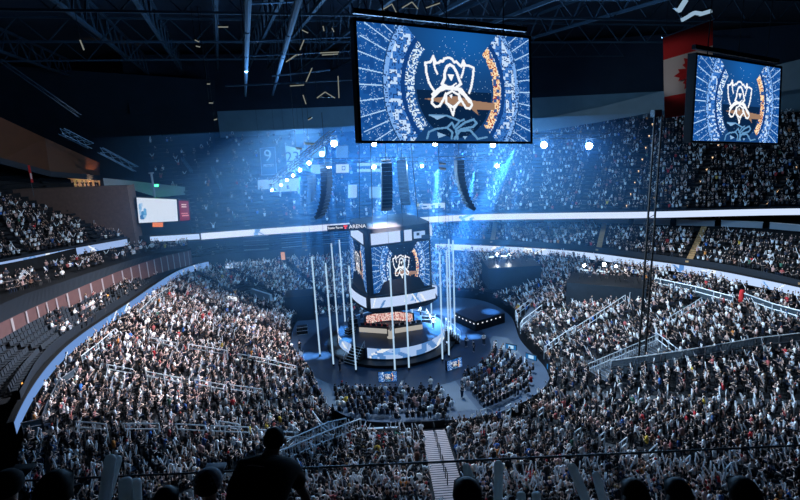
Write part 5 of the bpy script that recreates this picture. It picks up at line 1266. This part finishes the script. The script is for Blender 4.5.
# ------------------------------------------------------------------ roof steel
DIR=Vector((math.sin(math.radians(-17.7)),math.cos(math.radians(-17.7)),0)); CRS=Vector((DIR.y,-DIR.x,0))
def roof_truss(name,label,a,b,dep,m_,w=.28,bays=None,group='roof trusses'):
    a=Vector(a); b=Vector(b); c=(a+b)/2; t=empty(name,c,0,label,'truss',group); a-=c; b-=c; u=Vector((0,0,dep))
    m=MB(); m.bar(a,b,w); m.build('bottom_chord',m_,t); m=MB(); m.bar(a+u,b+u,w); m.build('top_chord',m_,t)
    bays=bays or max(4,int((b-a).length/5)); m=MB()
    for i in range(bays):
        p=a.lerp(b,i/bays); q=a.lerp(b,(i+.5)/bays); r=a.lerp(b,(i+1)/bays); m.bar(p,q+u,w*.5); m.bar(q+u,r,w*.5)
    m.build('web_bracing',m_,t); return t
for i,(px,py,z) in enumerate([(-60,30,41),(54,0,41),(135,0,41),(215,-40,41),(300,-40,41),(370,-60,41),(470,-60,41),(560,-50,41),(680,-50,41),(800,-40,41)]):
    s=atz(px,py,z); e=s+DIR*(112-s.y if px<400 else 95)
    roof_truss('roof_truss','long roof truss running away from the seats, %s from the copper band side'%ordn(i),s-DIR*10,e,3.0,M['steel'],.34)
for i in range(4):
    y=36+i*17; c=Vector((-y*.3,y,40.4)); roof_truss('cross_truss','roof truss crossing the long ones, %s back from the near seats'%ordn(i),c-CRS*60,c+CRS*75,2.6,M['steel'],.22,group='roof cross trusses')
for i,(p,q,z) in enumerate([((248,-20),(245.5,96),36),((301,-10),(272.5,95),36)]):
    a=atz(*p,z); b=atz(*q,z); c=(a+b)/2; t=empty('roof_pipe',c,0,'long straight pale blue pipe under the roof, %s of the pair'%('left' if i==0 else 'right'),'pipe'); d=(b-a)/7
    for k in range(7): m=MB(); m.tube([a-c+d*k+d*.02,a-c+d*(k+.98)],.2,8); m.build('pipe_length',M['steelb'],t)
    for k in range(1,7): m=MB(); m.tube([a-c+d*k,a-c+d*k+Vector((0,0,5))],.04,5); m.build('hanger',M['blackm'],t)
for i,(p,q) in enumerate([((250,41),(352,37)),((250,56),(350,51)),((248,4),(296,2)),((225,86),(352,80)),((272,76),(330,70)),((556,0),(640,0))]):
    a=aty(*p,46); b=aty(*q,50); c=(a+b)/2; m=MB(); m.tube([a-c,b-c],.07,6); m.bar((0,0,0),(0,0,4),.04); o=m.build('catwalk_rail',M['steelb']); o.location=c; tag(o,'thin pale catwalk rail under the roof, %s of six'%ordn(i),'rail','catwalk rails under the roof')
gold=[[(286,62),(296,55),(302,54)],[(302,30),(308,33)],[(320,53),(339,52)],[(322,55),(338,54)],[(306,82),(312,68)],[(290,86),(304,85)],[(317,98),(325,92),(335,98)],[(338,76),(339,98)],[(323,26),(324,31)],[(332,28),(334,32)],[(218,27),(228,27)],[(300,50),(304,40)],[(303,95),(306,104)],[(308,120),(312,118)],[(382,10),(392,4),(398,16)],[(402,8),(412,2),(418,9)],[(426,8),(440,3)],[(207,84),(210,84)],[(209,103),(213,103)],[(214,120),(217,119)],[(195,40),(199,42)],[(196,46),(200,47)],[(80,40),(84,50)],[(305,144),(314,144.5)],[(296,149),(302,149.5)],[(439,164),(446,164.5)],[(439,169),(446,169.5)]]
for i,P in enumerate(gold): tubefix('small pale gold metal fitting made to glow on the roof catwalks, %s of %d'%(ordn(i),len(gold)),P,.08,M['gold'],'catwalk_fitting','glowing metal fittings on the roof catwalks',y=48)
for i,(P,y) in enumerate([([(61,131),(91,146)],84),([(100,150),(136,169)],86),([(0,60),(80,116)],60),([(182,158),(192,172)],88),([(212,167),(222,190)],88)]):
    a=aty(*P[0],y); b=aty(*P[1],y+4); truss('catwalk_truss','pale lit catwalk truss %s'%['over the copper band','between the copper band and the far boards','high over the upper left seats','hanging before the dark north corner','hanging left of the number banners'][i],a,b,.9 if i<2 else .35,m_=M['steelb'] if i!=2 else M['steel'],group='catwalk trusses on the left')
# dim windows in the far corner wall
for i,px in enumerate((170,176,182,188,194,200)):
    plain_screen('lit_window','dim blue lit window high in the far left corner, %s from the left'%ordn(i),[(px,152),(px+4,151.7),(px+4,164),(px,164.3)],107,(.05,.14,.22),.8,None,2,2,'window','dim windows in the far corner')
m=MB(); m.quad(aty(-80,215,108),aty(215,215,108),aty(215,80,108),aty(-80,60,108)); struct(m.build('wall_corner_back',M['roof']))
# ------------------------------------------------------------------ the near upper deck and the people on it
m=MB()
for k in range(9):
    y0=-.4+.8*k; z=28.3-.62*k; m.box((1,y0,z-.3),(34,.8,.6))
struct(m.build('floor_near_deck',M['tread']))
m=MB(); m.box((1,7.0,22.6),(34,.2,1.6)); struct(m.build('wall_near_deck_front',M['black']))
A=aty(215,463.5,7.0); B=aty(620,462,7.0); zc=(A.z+B.z)/2
rt=empty('front_guard_rail',(0,7.0,23.2),0,'long dark steel guard rail in front of the nearest seats','rail')
m=MB(); m.tube([(-12,0,zc-23.2),(12,0,zc-23.2)],.016,8); m.build('rail_bar',M['raild'],rt)
for x in (-11,-7,7,11): m=MB(); m.tube([(x,0,0),(x,0,zc-23.2)],.03,6); m.build('post',M['raild'],rt)
# leaning man, one continuous body in the pose of the photograph
def px3(px,py,y): return aty(px,py,y)
J={'pel':px3(252,548,3.35),'bel':px3(254,512,3.5),'che':px3(263,480,3.72),'nec':px3(270,456,3.95),'hed':px3(275,441,4.0),'top':px3(276,435,4.03),
 'lsh':px3(243,469,3.6),'lel':px3(234,503,3.75),'lha':px3(245,540,4.0),'lfi':px3(250,552,4.1),'rsh':px3(289,466,3.85),'rel':px3(299,484,4.1),'rha':px3(311,510,4.3),'rfi':px3(314,520,4.35)}
for s,sx in (('l',-.12),('r',.12)):
    hp=J['pel']+Vector((sx,0,-.04)); J[s+'hip']=hp; J[s+'kn']=hp+Vector((sx*.3,.12,-.42)); J[s+'an']=hp+Vector((sx*.4,-.05,-.82)); J[s+'to']=hp+Vector((sx*.5,.12,-.86))
c0=J['pel'].copy(); base=c0+Vector((0,0,-.92)); J={k:tuple(v-base) for k,v in J.items()}
BR2=dict(BR); BR['che']=(.17,.13); BR['bel']=(.15,.12); BR['hed']=(.066,.078); BR['top']=(.055,.06); BR['sh']=.07; BR['el']=.05; BR['ha']=.035; BR['nec']=.062
M['skin2']=mat('tanned_skin',(.40,.22,.16),.55); M['blk']=mat('black_cotton',(.006,.006,.008),.9); M['jean']=mat('dark_denim',(.008,.01,.02),.9); M['hair2']=mat('black_hair',(.006,.005,.005),.7)
man=empty('person',base,0,'person in black t-shirt leaning forward in the nearest seats, arm down','person')
for nm,K,E_,g,mm in (('body',BODYK,BODYE,0,'skin2'),('shirt',SHK,SHE,.03,'blk'),('trousers',TRK,TRE,.025,'jean')):
    me=make_body(nm,J,K,E_,g,2); me.materials.clear(); me.materials.append(M[mm]); o=bpy.data.objects.new(nm,me); COL.objects.link(o); o.parent=man
hm=hair_mesh(J);
for v in hm.vertices: v.co=Vector(J['hed'])+(v.co-Vector(J['hed']))*.86
hm.materials.append(M['hair2']); o=bpy.data.objects.new('hair',hm); COL.objects.link(o); o.parent=man
m=MB(); h=Vector(J['hed'])
for sx in (-1,1): m.ball(h+Vector((sx*.088,.0,-.01)),(.012,.025,.035),8,6)
m.build('ears',M['skin2'],man)
BR.update(BR2)
def near_person(label,px,py,y,pose,shirt,hair,long=False,cap=None,size=1.0):
    """seated or standing person whose head centre is at the pixel, at distance y"""
    p=aty(px,py,y); J0,b_,s_,t_,h_=person_kit(pose,True); hz=J0['hed'][2]*size
    root=empty('person',(p.x-J0['hed'][0],p.y-J0['hed'][1],p.z-hz),0,label,'person'); root.scale=(size,)*3
    for nm,me,c in (('body',b_,(.5,.3,.22)),('shirt',s_,shirt),('trousers',t_,(.01,.01,.015)),('hair',h_,hair)):
        o=bpy.data.objects.new(nm,me); COL.objects.link(o); o.parent=root; o.color=(*c,1)
    if long: m=MB(); m.tube([Vector(J0['hed'])+Vector((0,-.05,.05)),Vector(J0['hed'])+Vector((0,-.09,-.1)),Vector(J0['hed'])+Vector((0,-.08,-.32))],[.10,.11,.05],10); o=m.build('long_hair',M['hair'],root,True); o.color=(*hair,1)
    if cap: 
        m=MB(); c=Vector(J0['hed'])+Vector((0,0,.05)); m.ball(c,(.118,.125,.105),14,8); m.box((c.x,c.y+.15,c.z-.0),(.17,.16,.02)); o=m.build('cap',cap,root,True)
    return root
M['capm']=mat('grey_cap_cloth',(.22,.25,.30),.8)
near_person('person in a grey cap beside the leaning person in black, lowest at left of them',209,486,3.9,'side',(.01,.01,.014),HN['black'],cap=M['capm'])
near_person('dark head with black hair at the bottom edge, over the central stair',467,497,3.15,'side',(.01,.01,.012),HN['black'])
near_person('head with brown hair at the bottom edge, beside a red sleeve',633,496,3.5,'side',(.3,.02,.03),(.07,.03,.02),long=True)
near_person('dark head with long black hair, between the brown-haired and the broad dark one',676,495,3.6,'side',(.01,.01,.012),HN['black'],long=True)
near_person('broad dark head and shoulders at the bottom edge, rightmost dark shape',742,497,3.5,'side',(.01,.01,.012),HN['black'],size=1.1)
near_person('large dark head low at the left corner, before the paired clear sticks',58,494,3.0,'side',(.01,.01,.012),HN['black'],size=1.1)
near_person('dark hooded head at the very bottom left corner',8,489,3.6,'side',(.012,.02,.045),HN['black'],cap=M['blk'])
near_person('person in a pale cap low between the paired sticks and the capped neighbour',168,503,3.7,'side',(.02,.03,.05),HN['black'])
def near_stick(label,a,b,y,w):
    A=aty(*a,y); B=aty(*b,y+.05); d=(B-A); L=d.length; r=w*(A-Vector((0,0,H))).length/FPX/2; m=MB(); m.tube([(0,0,-.28),(0,0,-.2),(0,0,0),(0,0,L*.9),(0,0,L*.97),(0,0,L)],[r*.4,r*.8,r,r,r*.8,r*.35],14); o=m.build('inflatable_stick',M['stickt'],smooth=True); o.location=A; o.rotation_mode='QUATERNION'; o.rotation_quaternion=d.normalized().to_track_quat('Z','Y'); tag(o,label,'inflatable stick','large sticks held up in the nearest seats')
for lab,a,b,w,y in (('upright grey stick rising beside the dark head over the central stair',(498,506),(498.5,461),8,4.2),('grey stick leaning left, just left of the upright grey one',(476,506),(466,464),8,4.2),('grey stick leaning left, longest in the group before the right seats',(590,510),(571,464),8,4.0),('blue-white stick leaning left, beside the long leaning one',(606,510),(595,472),7,4.2),('short pale stick tip at the bottom, nearest the upright grey one',(522,512),(521,492),8,4.0),('short pale stick tip at the bottom, before the long leaning one',(538,512),(536,492),8,4.0),('tall pale stick of the crossed pair at the lower left',(104,500),(111,455),9,3.9),('second stick of the crossed pair at the lower left',(106,500),(118,456),8,4.0),('fat rounded clear stick at the lower left, left one of its pair',(127,512),(125,478),11,3.7),('fat rounded clear stick at the lower left, right one of its pair',(136,512),(135,479),10,3.75),('pale stick at the very corner, bottom left edge',(6,512),(3,485),9,3.8)): near_stick(lab,a,b,y,w)
# ------------------------------------------------------------------ light
w=bpy.data.worlds.new('world'); SC.world=w; w.use_nodes=True; w.node_tree.nodes['Background'].inputs[0].default_value=(.02,.06,.14,1); w.node_tree.nodes['Background'].inputs[1].default_value=.05
def spot(name,loc,target,power,col,angle,blend=.5,size=.5):
    l=bpy.data.lights.new(name,'SPOT'); l.energy=power; l.color=col; l.spot_size=math.radians(angle); l.spot_blend=blend; l.shadow_soft_size=size
    o=bpy.data.objects.new(name,l); COL.objects.link(o); o.location=loc; d=Vector(target)-Vector(loc); o.rotation_euler=d.to_track_quat('-Z','Y').to_euler(); return o
G=6.5
spot('house_wash_west',(-8,62,33),(-30,60,4),23000*G,(.90,.90,.97),70,.7,.4)
spot('house_wash_near',(2,66,33),(0,38,3),11000*G,(.70,.85,1),70,.6,.4)
spot('house_wash_east',(8,66,33),(32,58,4),18000*G,(.70,.86,1),80,.6,.4)
spot('house_wash_north',(0,72,34),(0,98,10),5000*G,(.2,.5,1),120,.6,.4)
spot('house_wash_up_west',(-15,60,36),(-62,80,18),7000*G,(.8,.88,1),50,.6,.4)
spot('house_wash_up_east',(15,60,36),(60,98,20),3600*G,(.4,.68,1),70,.6,.4)
spot('stage_key',(SX,SY-9,24),(SX,SY,2),120000,(1,.82,.78),34,.6,.3)
HAZE=True
if HAZE:
    m=MB(); m.box((0,0,0),(88,70,29)); hz=m.build('haze',M['black']); hz.location=(-2,73,15.1); hz['kind']='stuff'; hz['label']='thin stage haze, blue light put into its colour, hanging over the floor and the far stands'
    mm=bpy.data.materials.new('stage_haze'); mm.use_nodes=True; nt=mm.node_tree; nt.nodes.clear(); o=nt.nodes.new('ShaderNodeOutputMaterial'); v=nt.nodes.new('ShaderNodeVolumeScatter'); v.inputs['Color'].default_value=(.14,.46,1,1); v.inputs['Anisotropy'].default_value=.1; nt.links.new(v.outputs[0],o.inputs['Volume'])  # white haze in blue light: the blue is put into the scatter colour
    tc=nt.nodes.new('ShaderNodeTexCoord'); mp=nt.nodes.new('ShaderNodeMapping'); mp.inputs['Location'].default_value=(0,-8/36,-6/20); mp.inputs['Scale'].default_value=(1/44,1/36,1/20); gr=nt.nodes.new('ShaderNodeTexGradient'); gr.gradient_type='SPHERICAL'; pw=nt.nodes.new('ShaderNodeMath'); pw.operation='MULTIPLY'; pw.inputs[1].default_value=.016
    nt.links.new(tc.outputs['Object'],mp.inputs[0]); nt.links.new(mp.outputs[0],gr.inputs[0]); nt.links.new(gr.outputs['Fac'],pw.inputs[0]); nt.links.new(pw.outputs[0],v.inputs['Density'])
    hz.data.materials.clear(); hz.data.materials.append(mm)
BL=(.25,.55,1.0); BG=19
for i,((p,d),r) in enumerate(LAMPS):
    l=bpy.data.lights.new('lamp_glow','POINT'); l.energy=2800*(r/.26)**2; l.color=(.25,.55,1); l.shadow_soft_size=.3; o=bpy.data.objects.new('lamp_glow',l); COL.objects.link(o); o.location=p+d*.5
def beam(px,py,y,tx,ty,tz,power,ang=9,col=BL):
    p=aty(px,py,y); spot('beam',p,(tx,ty,tz),power*BG,col,ang*1.15,.9,.08)
beam(437,167,66,SX+6,SY+2,0,26000,18,(.45,.68,1))
beam(437,167,66,SX+7,SY+3,0,30000,5,(.5,.75,1))
beam(465,147,60,3,66,6,30000,18)
beam(516,147,60,5,72,6,34000,19)
beam(475,168,70,7,72,6,26000,16)
beam(522,166,70,13,76,0,20000,7)
beam(400,148,60,-7,72,4,20000,14)
beam(398,170,70,6,78,3,20000,14)
for x,t in ((309,-13),(318,-11),(300,-14.5),(330,-8)): beam(x,168,68,t,66,0,20000,6,(.3,.6,1))
beam(352,150,66,-9,70,0,16000,9)
for x,tx in ((390,-8),(410,9),(450,8),(456,10)): beam(x,172,70,tx,70,0,20000,5,(.3,.6,1))
beam(300,175,72,-22,98,5,1500,25); beam(440,170,74,2,104,14,1200,40); beam(500,165,74,22,104,18,1500,40)
SC.view_settings.view_transform='Standard'; SC.view_settings.look='None'; SC.view_settings.gamma=1; SC.view_settings.use_curve_mapping=False; SC.view_settings.exposure=0

fc=aty(688,70,51.5); spot('flag_fill',(fc.x-13,fc.y-12,fc.z+1),fc,2800,(1,.95,.95),22,.6,.3)  # added fill that brightens the flag, no fixture hangs there
SC.cycles.volume_step_rate=2.0; SC.cycles.volume_max_steps=64

# pieces of a part go one level down
SUBP={'housing':('screen_panel','bezel','lit_face','lens'),'cloth':('lettering','border','pale_patch'),'sign_board':('lettering','emblem'),'head':('lens',),'casing':('display',),'treads':('nosing_strips',),'case_body':('wheel','edge_trim'),'deck':('side_rail','edge_light'),'hair':('long_hair',),'tube':('end_cap',),'body':('viewfinder','ears')}
byroot={}
for o in list(bpy.data.objects):
    if o.parent is not None and o.parent.type=='EMPTY': byroot.setdefault(o.parent.name,[]).append(o)
for r,ks in byroot.items():
    nm={}
    for k in ks: nm.setdefault(k.name.split('.')[0],k)
    if nm.get('housing') is not None and nm['housing'].parent.name.startswith('hanging_screen'): pass
    for k in ks:
        b=k.name.split('.')[0]
        for pn,cs in SUBP.items():
            if b in cs and pn in nm and nm[pn] is not k: k.parent=nm[pn]; break
